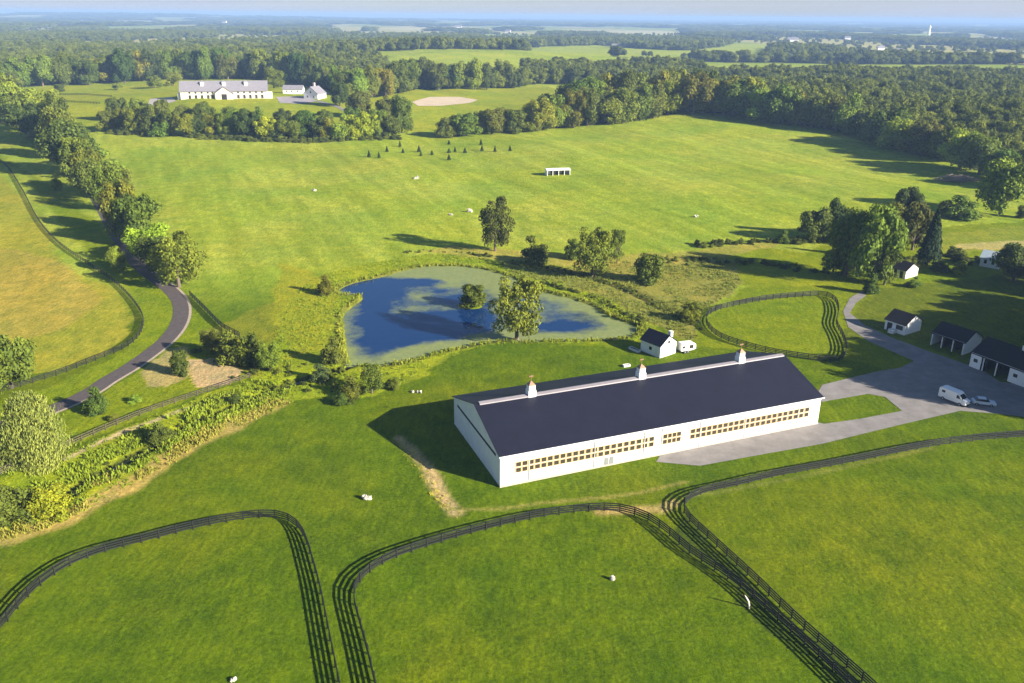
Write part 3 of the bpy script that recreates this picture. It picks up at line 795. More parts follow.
shed('open_shed', 'open-fronted black-roofed stall shed with white posts, between the small shed and the yard corner building', (930.5, 344.5), (962.5, 355), 7.5, 3.3, 5.4, 3, True)
shed('stable_shed', 'long white stable with black roof and a cupola, nearest the parked van and car', (969.5, 366), (1050, 397), 9.5, 3.6, 6.6, 6, True, cup=0.47,
     panels=((.0, .14, 0.0, 3.2, 'white', 'wall_panel'), (.50, .78, 0.0, 3.2, 'white', 'wall_panel'), (.045, .095, 1.5, 2.3, 'glass', 'window'), (.55, .6, 1.5, 2.3, 'glass', 'window')))
# panels of the same shed: windows stand proud of the wall panels
for o in list(bpy.data.objects):
    if o.parent and o.parent.name == 'stable_shed' and o.name.startswith('window'): o.location.y = -0.05
r, l_ = shed('house', 'white house with dark roof half hidden under the big trees', (890, 275), (905, 279), 6.5, 2.8, 4.6, 1, False, panels=((.2, .4, 1.2, 2.4, 'glass', 'window'), (.62, .82, 0.1, 2.2, 'glass', 'door')))
shed('garden_house', 'small white house with pale roof below the dark tree at the edge', (979, 266), (998, 269.5), 6.0, 3.2, 5.0, 1, False, panels=((.2, .35, 1.2, 2.4, 'glass', 'window'), (.6, .75, 1.2, 2.4, 'glass', 'window')))
for o in bpy.data.objects:
    if o.parent and o.parent.name == 'garden_house' and o.name.startswith('roof'): o.data.materials[0] = plain('pale_blue_metal_roof', (0.42, 0.50, 0.56), 0.5, 0.08, 1)

# --- run-in shed out in the pasture
r, l_ = shed('run_in_shed', 'white four-bay run-in shed standing alone in the far pasture', (547, 176), (570, 175), 4.2, 2.9, 3.5, 4, True)
for o in bpy.data.objects:
    if o.parent and o.parent.name == 'run_in_shed' and o.name.startswith('roof'): o.data.materials[0] = M['white_old']

# --- the white stable at the back
a, an, l_ = frame_of((181, 99.8), (267.5, 98.6))
hs = empty('manor_stable', a, an, label='long pale stable block with grey roof, centre gable and three small cupolas', cat='stable building')
u_ = l_ / 86.0                          # one photo pixel there, in metres
EH, RH, DW = 9.2 * u_, 18.0 * u_, 15.0
gable_walls(MB(), l_, DW, EH, RH, 0.3, -1.5).build('wall', M['stonewall'], hs)
gable_roof(l_, DW, EH, RH, 0.28, 0.8, 0.8).build('roof', M['slate'], hs)
m = MB(); gx0, gx1, gap = 34.5 * u_, 52 * u_, 12.5 * u_
m.prism([(gx0, -1.5), (gx1, -1.5), (gx1, 6.3 * u_), ((gx0 + gx1) / 2, gap), (gx0, 6.3 * u_)], -3.2, 1.0, 'y'); pg = m.build('centre_gable', M['stonewall'], hs)
m = MB(); c_ = (gx0 + gx1) / 2; t_ = .35
m.prism([(gx0 - .8, 6.3 * u_ - .5), (c_, gap + .1), (gx1 + .8, 6.3 * u_ - .5), (gx1 + .8, 6.3 * u_ - .1), (c_, gap + .55), (gx0 - .8, 6.3 * u_ - .1)], -3.7, 4.0, 'y'); m.build('gable_roof', M['slate'], pg)
MB().box(c_ - 2.1, c_ + 2.1, -3.26, -3.204, 0, 4.4).build('archway', M['dark'], pg)
sp = [x * u_ for x in (9, 15, 21, 27, 31.5, 57, 63, 69, 75, 81)]
wing_windows(hs, [(x, 2.6 * u_) for x in sp], 2.0, 2.9); wing_windows(hs, [(x, 6.8 * u_) for x in sp], 1.5, 1.5)
m = MB()
for x in (21.5, 43, 65):
    q = MB().box(x * u_ - 1.2, x * u_ + 1.2, DW * .30 - 1.2, DW * .30 + 1.2, RH * .62, RH * .62 + 4.6).build('cupola', M['white'], hs)
    MB().cone((x * u_, DW * .30), 1.9, .1, RH * .62 + 4.6, RH * .62 + 6.2, 4, math.pi / 4).build('cupola_roof', M['slate'], q)
MB().box(-2.5, 0 - .01, 2, 9, -1.5, 5.0).build('end_bay', M['white'], hs); MB().box(l_ + .01, l_ + 3.8, 2, 9, -1.5, 5.2).build('end_bay', M['white'], hs)

a, an, l_ = frame_of((283, 93.5), (303, 94))
cw = empty('cottage_wing', a, an, label='low white-walled wing with grey roof between the stable block and the gabled cottage', cat='cottage')
gable_walls(MB(), l_, 7, 4.0, 7.0, .3, -1.5).build('wall', M['white'], cw); gable_roof(l_, 7, 4.0, 7.0, .28, .5, .3).build('roof', M['slate'], cw)
wing_windows(cw, [(l_ * .2, 1.8), (l_ * .45, 1.8), (l_ * .75, 1.8)], 1.1, 1.3)
a, an, l_ = frame_of((304, 99), (318, 99.6))
ct = empty('cottage', a, an, label='pale gabled cottage with a chimney beside the low wing', cat='cottage')
m = MB(); m.prism([(0, -1.5), (l_, -1.5), (l_, 4.6), (l_ / 2, 9.6), (0, 4.6)], 0, 12, 'y'); m.build('wall', M['white'], ct)
m = MB(); m.prism([(-.6, 4.3), (l_ / 2, 9.9), (l_ + .6, 4.3), (l_ + .6, 4.7), (l_ / 2, 10.4), (-.6, 4.7)], -.5, 12.5, 'y'); rr = m.build('roof', M['slate'], ct)
MB().box(l_ * .35, l_ * .35 + 1.6, 7, 8.2, 7, 13).build('chimney', M['stonewall'], rr)
wing_windows(ct, [(l_ * .28, 2.2), (l_ * .72, 2.2), (l_ * .5, 5.8)], 1.2, 1.6)

# --- far pale houses and a silo tower
def far_house(px, py, w_, h_, label, roofm='slate'):
    a = P1(px, py); k = math.hypot(a.x, a.y) / 840.0; Wm, Hm = w_ * k, h_ * k
    r = empty('farmhouse', a, random.uniform(-.3, .3), label=label, cat='house')
    gable_walls(MB(), Wm, Wm * .5, Hm * .6, Hm, .4, -3).build('wall', M['white'], r)
    gable_roof(Wm, Wm * .5, Hm * .6, Hm, .4, 1, 1).build('roof', M[roofm], r)
for q in ((788, 42, 9, 4, 'far white farm building above the right-hand woods'), (812, 48.5, 6, 3.2, 'small far white house right of the white farm building'), (878, 50, 6, 3.6, 'far white house with trees left of the hamlet tower'), (893, 53, 7, 4, 'largest far white house in the hamlet above the right-hand woods'),
          (3, 48, 9, 5, 'far farmhouse at the left edge above the stable wood'), (455, 29, 6, 3.4, 'far white house above the bright hill field'), (505, 33, 5, 3, 'tiny far white house right of the bright hill field top'), (845, 40, 5, 3, 'tiny far white house left of the slim tower'), (720, 38, 6, 3, 'far white house beyond the long far field'), (120, 23.5, 4, 2.6, 'tiny far white house in the blue distance, first from the left edge'), (222, 24, 4, 3, 'tiny far white house in the blue distance beyond the stable block'), (370, 30, 4, 3, 'far white house at the end of the distant dark wood'), (612, 47.5, 10, 3.4, 'far pale farmhouse on the edge of the long far field')):
    far_house(*q)
a = P1(928.5, 35); k = math.hypot(a.x, a.y) / 840
r = empty('water_tower', a, 0, label='slim white tower standing alone in the blue distance on the right', cat='tower')
MB().cone((0, 0), 1.2 * k, .9 * k, -3, 6 * k, 10).build('shaft', M['white'], r); MB().cone((0, 0), 1.4 * k, .4 * k, 6 * k, 8 * k, 10).build('cap', M['white'], r)

# ------------------------------------------------------------------ vehicles
a = P1(937, 397.5); b = P1(966, 408.5); an = math.atan2(b.y - a.y, b.x - a.x); vl = (b - a).length
van = empty('van', a, an, label='white high-roofed van parked on the gravel yard next to a pale car', cat='van')
sc_ = 6.2 / 6.2
pr = [(0.05, 0.42), (6.0, 0.42), (6.15, 0.7), (6.1, 1.15), (5.2, 1.42), (4.45, 2.3), (4.0, 2.62), (0.5, 2.7), (0.1, 2.5)]
MB().prism(pr, 0, 2.05, 'y').build('body', M['car_white'], van, 0.08)
MB().add([(5.22, .18, 1.50), (5.22, 1.87, 1.50), (4.52, 1.75, 2.28), (4.52, .3, 2.28)], [(0, 1, 2, 3)]).build('windscreen', M['car_glass'], van)
MB().add([(4.0, -.012, 1.5), (5.0, -.012, 1.5), (4.4, -.012, 2.2), (4.0, -.012, 2.2)], [(0, 1, 2, 3)]).build('side_window', M['car_glass'], van)
MB().add([(.75, -.012, 1.7), (1.5, -.012, 1.7), (1.5, -.012, 2.2), (.75, -.012, 2.2)], [(0, 1, 2, 3)]).build('side_window', M['car_glass'], van)
wheelset(van, [(1.2, .08), (4.9, .08), (1.2, 1.97), (4.9, 1.97)], .36, .22)
for y in (.15, 1.55): MB().box(6.1, 6.17, y, y + .35, .8, 1.05).build('headlight', M['glass'], van)
MB().box(.0, 6.17, .2, 1.85, .32, .41).build('bumper', M['rubber'], van)
a = P1(972, 405); b = P1(998, 408); an = math.atan2(b.y - a.y, b.x - a.x)
car = empty('car', a, an, label='white car with shade-toned paint, parked on the gravel yard beside the white van', cat='car')
MB().prism([(0.0, .4), (4.5, .36), (4.6, .6), (4.5, .85), (3.4, .98), (.3, 1.02), (0, .85)], 0, 1.8, 'y').build('body', M['car_shaded_white'], car, 0.07)
MB().prism([(.5, 1.03), (3.3, 1.0), (2.6, 1.47), (1.0, 1.5)], .12, 1.68, 'y').build('cabin', M['car_glass'], car)
MB().box(1.02, 2.6, .16, 1.64, 1.50, 1.54).build('roof', M['car_shaded_white'], car)
wheelset(car, [(.85, .05), (3.6, .05), (.85, 1.75), (3.6, 1.75)], .33, .2)
for y in (.15, 1.3): MB().box(4.5, 4.62, y, y + .35, .62, .78).build('headlight', M['glass'], car)

# ------------------------------------------------------------------ fences
def fence(px, label, rails=4, h=1.5, sp=2.5, mat='fence', group=None, closed=False, thick=0.12, hb_=0.10):
    pts = PL(px); ln = smooth(pts, sp, closed)
    if closed: ln = np.vstack([ln, ln[:1]])
    z = h0(ln[:, 0], ln[:, 1])
    c = ln.mean(0); cz = float(h0(*c))
    r = empty('fence', (c[0], c[1], cz), 0, label=label, cat='fence', group=group)
    rel = np.column_stack([ln[:, 0] - c[0], ln[:, 1] - c[1], z - cz])
    d = np.gradient(ln, axis=0); d /= np.linalg.norm(d, axis=1)[:, None]; nr = np.stack([-d[:, 1], d[:, 0]], 1)
    for k in range(rails):
        zc = h * (k + .9) / rails
        v = []; f = []
        for i, p in enumerate(rel):
            for (s_, t_) in ((-.03, -hb_), (.03, -hb_), (.03, hb_), (-.03, hb_)):
                v.append((p[0] + nr[i, 0] * (s_ + .08), p[1] + nr[i, 1] * (s_ + .08), p[2] + zc + t_))
        for i in range(len(rel) - 1):
            for j in range(4): f.append((i * 4 + j, i * 4 + (j + 1) % 4, (i + 1) * 4 + (j + 1) % 4, (i + 1) * 4 + j))
        mesh_obj('rail', v, f, M[mat], r)
    first = None
    n = len(rel) - (1 if closed else 0)
    rest = MB()
    for i in range(n):
        p = rel[i]
        if i >= 100:
            rest.box(p[0] - thick / 1.6, p[0] + thick / 1.6, p[1] - thick / 1.6, p[1] + thick / 1.6, p[2] - .3, p[2] + h + .1); continue
        if first is None:
            first = MB().box(-thick / 1.6, thick / 1.6, -thick / 1.6, thick / 1.6, -.3, h + .1).build('post', M[mat], r); o = first
        else: o = first.copy(); COL.objects.link(o); o.parent = r
        o.location = p
        o.rotation_euler = (0, 0, math.atan2(d[i, 1], d[i, 0]))
    if rest.v: tag(rest.build('post', M[mat], r), kind='stuff')
    return r
fence([(-30, 662), (0, 631), (24, 602), (43, 584), (72, 565), (107, 552), (150, 541), (188, 531), (230, 522), (262, 518), (284, 520), (299, 530), (307, 546), (313, 566), (320, 592), (328, 632), (336, 672), (344, 712)], 'black four-rail board fence round the nearest left paddock')
fence([(382, 712), (375, 683), (367, 650), (358, 617), (354, 600), (357, 587), (366, 576), (380, 566), (401, 556), (454, 539), (512, 524), (552, 516), (600, 511), (625, 513), (648, 521), (668, 535), (690, 554), (716, 571), (741, 589), (773, 617), (811, 651), (862, 700)], 'black four-rail board fence round the middle paddock in front of the riding barn')
fence([(1075, 433), (1024, 437), (985, 440), (930, 447), (850, 463), (780, 476), (737, 486), (705, 493), (689, 500), (683, 508), (688, 520), (713, 544), (753, 581), (797, 624), (868, 687), (893, 711)], 'black board fence round the right paddock, running beside the gravel yard')
fence([(830, 362), (790, 357), (768, 353), (745, 347), (722, 339), (709, 329), (706, 319), (714, 312), (735, 306), (768, 300), (800, 297), (822, 296), (834, 301), (838, 312), (836, 325), (842, 337), (846, 350), (842, 359)], 'black board fence looping round the small paddock behind the riding barn', closed=True)
fence([(-30, 402), (10, 390), (40, 381), (70, 371), (100, 359), (122, 350), (136, 340), (143, 328), (142, 315), (130, 298), (112, 281), (90, 266), (60, 245), (38, 220), (22, 190), (5, 165), (-20, 150)], 'dark board fence between the dry hay field and the drive', hb_=0.06, h=1.3)
fence([(190, 296), (206, 312), (222, 328), (240, 338)], 'short dark fence between the drive bend and the pasture')
fence([(-30, 487), (0, 475), (15, 467), (50, 454), (90, 437), (120, 424), (150, 412), (185, 400), (215, 390), (250, 378)], 'weathered rail fence along the creek below the willow', mat='timber', rails=3, h=1.15, hb_=0.06)
fence([(18, 97), (60, 95), (112, 97)], 'dark fence across the lawn left of the pale stable block', rails=3, sp=4)
fence([(0, 103), (50, 102), (100, 104)], 'lower dark fence across the lawn above the left hedgerow', rails=3, sp=4)

# ------------------------------------------------------------------ foliage meshes
def ico(n=1):
    bm = bmesh.new(); bmesh.ops.create_icosphere(bm, subdivisions=n, radius=1.0)
    v = np.array([q.co[:] for q in bm.verts]); f = np.array([[q.index for q in fc.verts] for fc in bm.faces]); bm.free(); return v, f
ICO = ico(1)
def leaf_quads(c, nrm, size, r, stretch=1.0, hang=False):
    n = len(c)
    a = np.cross(nrm, r.normal(size=(n, 3))); a /= np.linalg.norm(a, axis=1)[:, None] + 1e-9
    b = np.cross(nrm, a)
    if hang:
        b = np.tile(np.array([0, 0, -1.0]), (n, 1)) + 0.15 * r.normal(size=(n, 3)); a = np.cross(b, nrm); a /= np.linalg.norm(a, axis=1)[:, None] + 1e-9
    s = size[:, None]
    q = np.stack([c - a * s - b * s * stretch, c + a * s * .7 - b * s * stretch * .6, c + a * s + b * s * stretch, c - a * s * .6 + b * s * stretch * .8], 1)
    return q.reshape(-1, 3)
def crown_mesh(name, seed, kind, n_leaf, leaf, lobes=22, core=True, mat='leaf'):
    """unit tree: 1 wide, 1 tall"""
    r = np.random.default_rng(seed)
    V = []; T = []; tri = []
    if kind == 'conifer':
        t = r.random(n_leaf) ** .75; z = .06 + .93 * t; ang = r.random(n_leaf) * 2 * np.pi
        tier = .75 + .25 * np.abs(np.sin(z * 26 + r.random() * 3)); rad = .5 * (1 - t) ** .85 * tier * (.75 + .3 * r.random(n_leaf)) + .01
        c = np.stack([rad * np.cos(ang), rad * np.sin(ang), z - .05 * rad], 1)
        nr = np.stack([np.cos(ang), np.sin(ang), np.full(n_leaf, .5)], 1) + .5 * r.normal(size=(n_leaf, 3)); nr /= np.linalg.norm(nr, axis=1)[:, None]
        q = leaf_quads(c, nr, leaf * (.6 + .8 * r.random(n_leaf)), r, 1.3); tint = np.repeat(r.random(n_leaf), 4)
    else:
        cen = []; rad = []; k = 0
        while len(cen) < lobes:
            rr = r.uniform(.12, .23) if kind != 'open' else r.uniform(.08, .16)
            lo_ = {'round': .06, 'tall': .04, 'shrub': -.05, 'willow': .0, 'open': .10}[kind]
            u__ = r.random() ** (1.5 if kind == 'shrub' else 1.0); z = (lo_ + rr * .7) + u__ * (1 - rr * .9 - lo_ - rr * .7)
            prof = {'round': math.sqrt(max(.02, 1 - ((z - .42) / .60) ** 2)), 'tall': .85 * math.sqrt(max(.02, 1 - ((z - .45) / .58) ** 2)), 'open': math.sqrt(max(.02, 1 - ((z - .52) / .52) ** 2)),
                    'shrub': math.sqrt(max(.03, 1 - (z / 1.03) ** 2)), 'willow': math.sqrt(max(.03, 1 - (z / 1.03) ** 2))}[kind]
            ang = r.uniform(0, 2 * math.pi); irr = 1 + .14 * math.sin(3 * ang + seed) + .10 * math.sin(5 * ang + 2 * seed) + r.uniform(-.14, .14)
            rho = (.5 - rr * .62) * prof * irr * math.sqrt(r.uniform(.15, 1))
            cen.append(np.array([rho * math.cos(ang), rho * math.sin(ang), z])); rad.append(rr)
        cen = np.array(cen); rad = np.array(rad)
        li = r.choice(lobes, n_leaf, p=rad ** 2 / (rad ** 2).sum())
        d = r.normal(size=(n_leaf, 3)); d[:, 2] += .35; d /= np.linalg.norm(d, axis=1)[:, None]
        sq = np.array([1, 1, .85])
        sh = (.74 + .40 * r.random(n_leaf) ** .8)[:, None]
        c = cen[li] + d * sq * rad[li][:, None] * sh
        c[:, 2] = np.maximum(c[:, 2], .015 + .02 * r.random(n_leaf))
        nr = d + .55 * r.normal(size=(n_leaf, 3)); nr /= np.linalg.norm(nr, axis=1)[:, None]
        if kind == 'willow':
            # strands hang from the dome surface
            drop = r.random(n_leaf) ** 1.3 * .62; out_ = np.hypot(c[:, 0], c[:, 1]) > .25
            c[:, 2] = np.where(out_, np.maximum(c[:, 2] - drop, .02), c[:, 2])
            q = leaf_quads(c, nr, leaf * (.6 + .6 * r.random(n_leaf)), r, 3.2, True)
        else: q = leaf_quads(c, nr, leaf * (.55 + .9 * r.random(n_leaf)), r)
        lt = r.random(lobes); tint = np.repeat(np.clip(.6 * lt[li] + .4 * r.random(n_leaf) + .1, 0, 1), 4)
        if core:
            for i in range(lobes):
                v = ICO[0] * (rad[i] * .74) * (1 + .12 * r.normal(size=(len(ICO[0]), 1))) * sq + cen[i]
                v[:, 2] = np.maximum(v[:, 2], .01)
                tri.append(v[ICO[1]].reshape(-1, 3))
    # quads as is; core triangles become degenerate-free quads by splitting off a midpoint
    faces = np.arange(len(q)).reshape(-1, 4)
    verts = q; tn = tint
    if tri:
        t = np.concatenate(tri).reshape(-1, 3, 3); mid = (t[:, 1] + t[:, 2]) / 2
        tq = np.stack([t[:, 0], t[:, 1], mid, t[:, 2]], 1).reshape(-1, 3)
        faces = np.vstack([faces, np.arange(len(tq)).reshape(-1, 4) + len(verts)])
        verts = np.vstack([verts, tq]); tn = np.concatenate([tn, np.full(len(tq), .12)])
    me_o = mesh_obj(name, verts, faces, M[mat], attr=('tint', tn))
    me = me_o.data; bpy.data.objects.remove(me_o)
    return me
def trunk_mesh(seed, thick=.035, top=.72):
    r = random.Random(seed); m = MB()
    m.tube([(0, 0, -.04), (r.uniform(-.01, .01), 0, .2), (r.uniform(-.03, .03), r.uniform(-.02, .02), .45), (r.uniform(-.03, .03), 0, top)], [thick * 1.5, thick, thick * .7, thick * .25], 7)
    for k in range(5):
        a = k * 1.26 + r.random(); z = r.uniform(.18, .4); l_ = r.uniform(.18, .3)
        m.tube([(0, 0, z), (l_ * .5 * math.cos(a), l_ * .5 * math.sin(a), z + l_ * .55), (l_ * math.cos(a), l_ * math.sin(a), z + l_ * 1.1)], [thick * .55, thick * .4, thick * .15], 5)
    o = m.build('trunk', M['bark']); me = o.data; bpy.data.objects.remove(o); return me
CROWN = {
    'round': [crown_mesh('broadleaf_crown', 11 + k, 'round', 6500, .019, 34) for k in range(5)],
    'open': [crown_mesh('open_crown', 31 + k, 'open', 5200, .017, 42, core=False) for k in range(3)],
    'tall': [crown_mesh('upright_crown', 51 + k, 'tall', 5500, .019, 28) for k in range(2)],
    'shrub': [crown_mesh('shrub_crown', 71 + k, 'shrub', 3600, .022, 22) for k in range(4)],
    'willow': [crown_mesh('willow_crown', 91, 'willow', 22000, .0062, 46, core=False)],
    'conifer': [crown_mesh('conifer_crown', 95 + k, 'conifer', 2600, .028, mat='needle') for k in range(2)],
}
TRUNK = [trunk_mesh(5 + k) for k in range(4)]
GREEN = {'mid': (1.0, 1.1, 1.0), 'dark': (.68, .82, .9), 'olive': (1.18, 1.12, .9), 'gold': (1.65, 1.5, .7), 'light': (1.6, 1.7, 1.2), 'brown': (1.5, 1.05, 1.0), 'grey': (1.15, 1.15, 2.0), 'pale': (1.7, 1.65, 3.0)}
n_trees = [0]
def px_per_m(p): 
    d = (Vector((p[0], p[1], p[2] - CAM_H))).dot(_fw); return F_PX / d
def plant(px, py, wpx, hpx, kind='round', col='mid', name=None, label=None, cat='tree', group=None, world=None, jit=.12):
    p = P1(px, py) if world is None else world
    if world is None:
        k = px_per_m(p); el = math.atan2(CAM_H - p.z, math.hypot(p.x, p.y))
        wm = wpx / k; hm = max((hpx / k - .25 * wm * math.sin(el)) / math.cos(el), wm * .35)
    else: wm, hm = wpx, hpx
    k_ = random.choice(CROWN[kind])
    c = GREEN[col]; c = [v * random.uniform(1 - jit, 1 + jit) for v in c]
    nm = name or {'conifer': 'conifer', 'willow': 'willow_tree', 'shrub': 'shrub'}.get(kind, 'broadleaf_tree')
    r = empty(nm, (p.x, p.y, p.z - .05), random.uniform(0, 6.28), label=label, cat=cat, group=group)
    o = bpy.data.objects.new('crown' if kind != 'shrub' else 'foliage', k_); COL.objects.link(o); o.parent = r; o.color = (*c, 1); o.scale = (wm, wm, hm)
    t = bpy.data.objects.new('trunk' if kind != 'shrub' else 'stem', random.choice(TRUNK)); COL.objects.link(t); t.parent = r
    tw = min(wm, hm * 1.1); t.scale = (tw * .9, tw * .9, hm * (.85 if kind != 'shrub' else .7))
    n_trees[0] += 1
    return r
E_ = [  # px, py base, width, height, kind, colour, label
    (517, 338, 52, 66, 'open', 'olive', 'tall airy tree on the pond bank right behind the riding barn roof'),
    (495, 251, 32, 56, 'open', 'mid', 'tall lone tree in the pasture above the pond, casting the long shadow'),
    (537, 263, 28, 30, 'shrub', 'olive', 'bushy olive tree just right of the tall lone pasture tree'),
    (572, 259, 16, 22, 'shrub', 'olive', 'small bush between two taller trees above the pond'),
    (592, 276, 40, 52, 'open', 'olive', 'ragged tree in the middle of the scrub above the pond'),
    (617, 263, 17, 35, 'open', 'light', 'slender light-green tree beside the ragged tree in the scrub'),
    (648, 281, 32, 32, 'shrub', 'mid', 'wide round bush at the right end of the scrub trees'),
    (473, 306, 30, 24, 'shrub', 'gold', 'round olive bush growing on the islet in the pond'),
    (690, 320, 24, 20, 'shrub', 'gold', 'yellow-green bush beside the small paddock fence loop'),
    (813, 241, 34, 36, 'round', 'dark', 'dark round tree at the left end of the big tree cluster'),
    (836, 238, 26, 42, 'tall', 'dark', 'narrow dark tree behind the big tree cluster'),
    (845, 276, 44, 70, 'round', 'dark', 'dark broad tree forming the left half of the big cluster'),
    (872, 284, 50, 82, 'round', 'mid', 'largest tree of the cluster standing over the white house'),
    (884, 240, 36, 40, 'round', 'olive', 'olive-brown tree behind the largest tree of the cluster'),
    (906, 224, 28, 38, 'round', 'dark', 'dark tree at the back of the cluster above the conifer'),
    (912, 250, 34, 50, 'round', 'olive', 'light-topped tree between the largest tree and the conifer'),
    (928, 264, 26, 56, 'conifer', 'dark', 'tall dark pointed conifer at the right end of the cluster'),
    (912, 287, 15, 12, 'shrub', 'dark', 'dark low bush in front of the half-hidden white house gable'),
    (884, 285, 28, 42, 'open', 'dark', 'loose dark tree standing in front of the half-hidden white house'),
    (882, 272, 24, 26, 'shrub', 'gold', 'golden-green bush between the trunks of the cluster'),
    (1000, 215, 48, 58, 'round', 'mid', 'big round tree at the right edge above the houses'),
    (962, 218, 36, 24, 'shrub', 'dark', 'dark low shrub mass left of the big right-edge tree'),
    (943, 216, 15, 18, 'shrub', 'dark', 'small dark shrub beside the tapering brush pile'),
    (1013, 281, 40, 42, 'round', 'dark', 'dark rounded tree shading the small garden house'),
    (870, 293, 16, 22, 'shrub', 'dark', 'dark upright bush at the bend of the gravel lane'),
    (960, 274, 16, 14, 'shrub', 'gold', 'golden bush on the shaded lawn between the two white houses'),
    (782, 243, 14, 14, 'shrub', 'dark', 'small dark shrub at the far edge of the rough strip'),
    (1022, 218, 14, 14, 'shrub', 'mid', 'small bush below the big right-edge tree'),
    (12, 388, 50, 60, 'round', 'dark', 'large dark tree at the left edge above the willow'),
    (37, 456, 76, 70, 'willow', 'pale', 'pale weeping willow beside the drive'),
    (98, 412, 25, 27, 'shrub', 'dark', 'round dark bush right of the willow at the end of the drive'),
    (14, 520, 50, 40, 'shrub', 'dark', 'dark bush at the lower left beside the creek mouth'),
    (48, 514, 44, 34, 'shrub', 'gold', 'golden-orange bush on the creek bank below the willow'),
    (162, 440, 26, 24, 'shrub', 'olive', 'olive bush growing over the creek fence'),
    (117, 271, 18, 27, 'round', 'light', 'small lone tree in the shade left of the drive'),
    (180, 374, 19, 28, 'shrub', 'mid', 'upright bush between the two bare earth patches'),
    (213, 354, 24, 28, 'open', 'olive', 'leftmost loose shrub of the clump above the bare earth'),
    (233, 361, 32, 36, 'shrub', 'olive', 'largest shrub of the clump above the bare earth'),
    (252, 364, 30, 34, 'shrub', 'olive', 'brownish-green shrub in the clump above the bare earth'),
    (270, 370, 24, 30, 'open', 'mid', 'rightmost shrub of the clump above the bare earth'),
    (332, 363, 22, 29, 'shrub', 'mid', 'dark green bush at the left tip of the pond'),
    (322, 380, 22, 18, 'shrub', 'grey', 'greyish bush below the left tip of the pond'),
    (372, 393, 26, 32, 'open', 'mid', 'tallest shrub of the clump below the pond'),
    (352, 397, 24, 22, 'shrub', 'olive', 'low shrub left of the tallest one below the pond'),
    (393, 388, 16, 14, 'shrub', 'olive', 'small round bush right of the clump below the pond'),
    (340, 404, 18, 12, 'shrub', 'dark', 'dark low bush on the lawn edge below the pond'),
    (326, 294, 17, 20, 'shrub', 'gold', 'golden bush on the upper left pond bank'),
    (234, 402, 14, 10, 'shrub', 'dark', 'small dark bush over the creek bend'),
    (135, 402, 13, 8, 'shrub', 'light', 'tiny light bush on the grass near the drive'),
    (113, 420, 12, 7, 'shrub', 'mid', 'tiny low bush between the drive and the creek fence'),
    (58, 190, 12, 13, 'shrub', 'light', 'small pale bush in the hedgerow shade by the drive'),
    (402, 133, 22, 38, 'round', 'dark', 'dark upright tree standing clear at the right end of the hedge below the stable'),
    (360, 118, 24, 26, 'round', 'mid', 'tree on the lawn between the cottage and the hedge'),
    (385, 122, 22, 26, 'round', 'olive', 'olive tree on the lawn just above the hedge end'),
    (340, 106, 18, 26, 'round', 'dark', 'dark tree right of the gabled cottage'),
    (60, 92, 10, 8, 'round', 'mid', 'small round tree on the lawn left of the stable block'),
    (118, 90, 9, 7, 'round', 'mid', 'small tree on the lawn between the fences and the stable block'),
    (155, 88, 14, 13, 'round', 'mid', 'round tree at the lawn edge left of the stable block'),
    (174, 86, 16, 14, 'round', 'light', 'light green tree touching the left end of the stable block'),
    (274, 88, 20, 20, 'round', 'gold', 'yellow-green tree behind the right end of the stable block'),
]
for e in E_: plant(*e[:6], label=e[6], cat='shrub' if e[4] == 'shrub' else 'tree')
# trees just outside the frame whose shade falls on the yard
for i, (px, py, wm, hm) in enumerate([(1068, 408, 13, 19), (1072, 386, 13, 18), (1095, 404, 15, 23), (1092, 372, 14, 21), (1125, 388, 15, 24), (1125, 350, 15, 22), (1095, 338, 13, 17), (1070, 322, 11, 14), (1130, 422, 15, 23), (1085, 300, 13, 17), (1165, 395, 16, 26), (1160, 430, 15, 25), (1140, 320, 14, 20), (1150, 366, 16, 25), (1190, 350, 15, 24), (1195, 410, 16, 28), (1120, 298, 13, 19), (1090, 284, 12, 16)]):
    plant(0, 0, wm, hm, 'round', 'mid', world=P1(px, py), label='%s shade tree in the line east of the yard, counted from the stable' % ordinal(i + 1), cat='tree', group='trees east of the yard')

def row(px, step, wr, hr, kinds, cols, label_fmt, group, jx=2, jy=2, cat='tree', start=1):
    p = np.array(px, float); s = np.r_[0, np.cumsum(np.hypot(*np.diff(p, axis=0).T))]; u = 0; i = start
    while u <= s[-1]:
        x = np.interp(u, s, p[:, 0]) + random.uniform(-jx, jx); y = np.interp(u, s, p[:, 1]) + random.uniform(-jy, jy)
        k = random.choice(kinds); c = random.choice(cols)
        w_ = random.uniform(*wr); h_ = random.uniform(*hr)
        look = {'mid': 'green', 'dark': 'dark green', 'olive': 'olive', 'gold': 'yellow-green', 'light': 'light green', 'brown': 'brownish', 'grey': 'grey-green', 'pale': 'pale'}[c]
        plant(x, y, w_, h_, k, c, label=label_fmt % (look, ordinal(i)), cat=cat, group=group)
        u += step * random.uniform(.8, 1.2); i += 1
row([(-20, 110), (10, 122), (40, 138), (64, 158), (84, 182), (100, 204)], 14, (30, 52), (32, 56), ['round', 'round', 'open'], ['mid', 'olive', 'mid', 'dark'], '%s tree of the hedgerow along the drive, %s from its upper end', 'hedgerow trees along the drive', 5, 4)
row([(112, 212), (124, 228), (142, 250), (160, 268), (178, 288), (190, 296)], 20, (32, 56), (36, 60), ['round', 'round', 'open', 'shrub'], ['mid', 'olive', 'mid', 'light'], '%s tree in the lower hedgerow beside the drive bend, %s going down', 'lower hedgerow trees beside the drive', 4, 3)
row([(10, 112), (40, 126), (70, 148), (98, 172), (118, 198)], 21, (24, 40), (20, 38), ['round', 'open', 'shrub'], ['mid', 'olive', 'light', 'olive'], '%s tree on the pasture side of the hedgerow, %s going down', 'hedgerow trees on the pasture side', 4, 3)
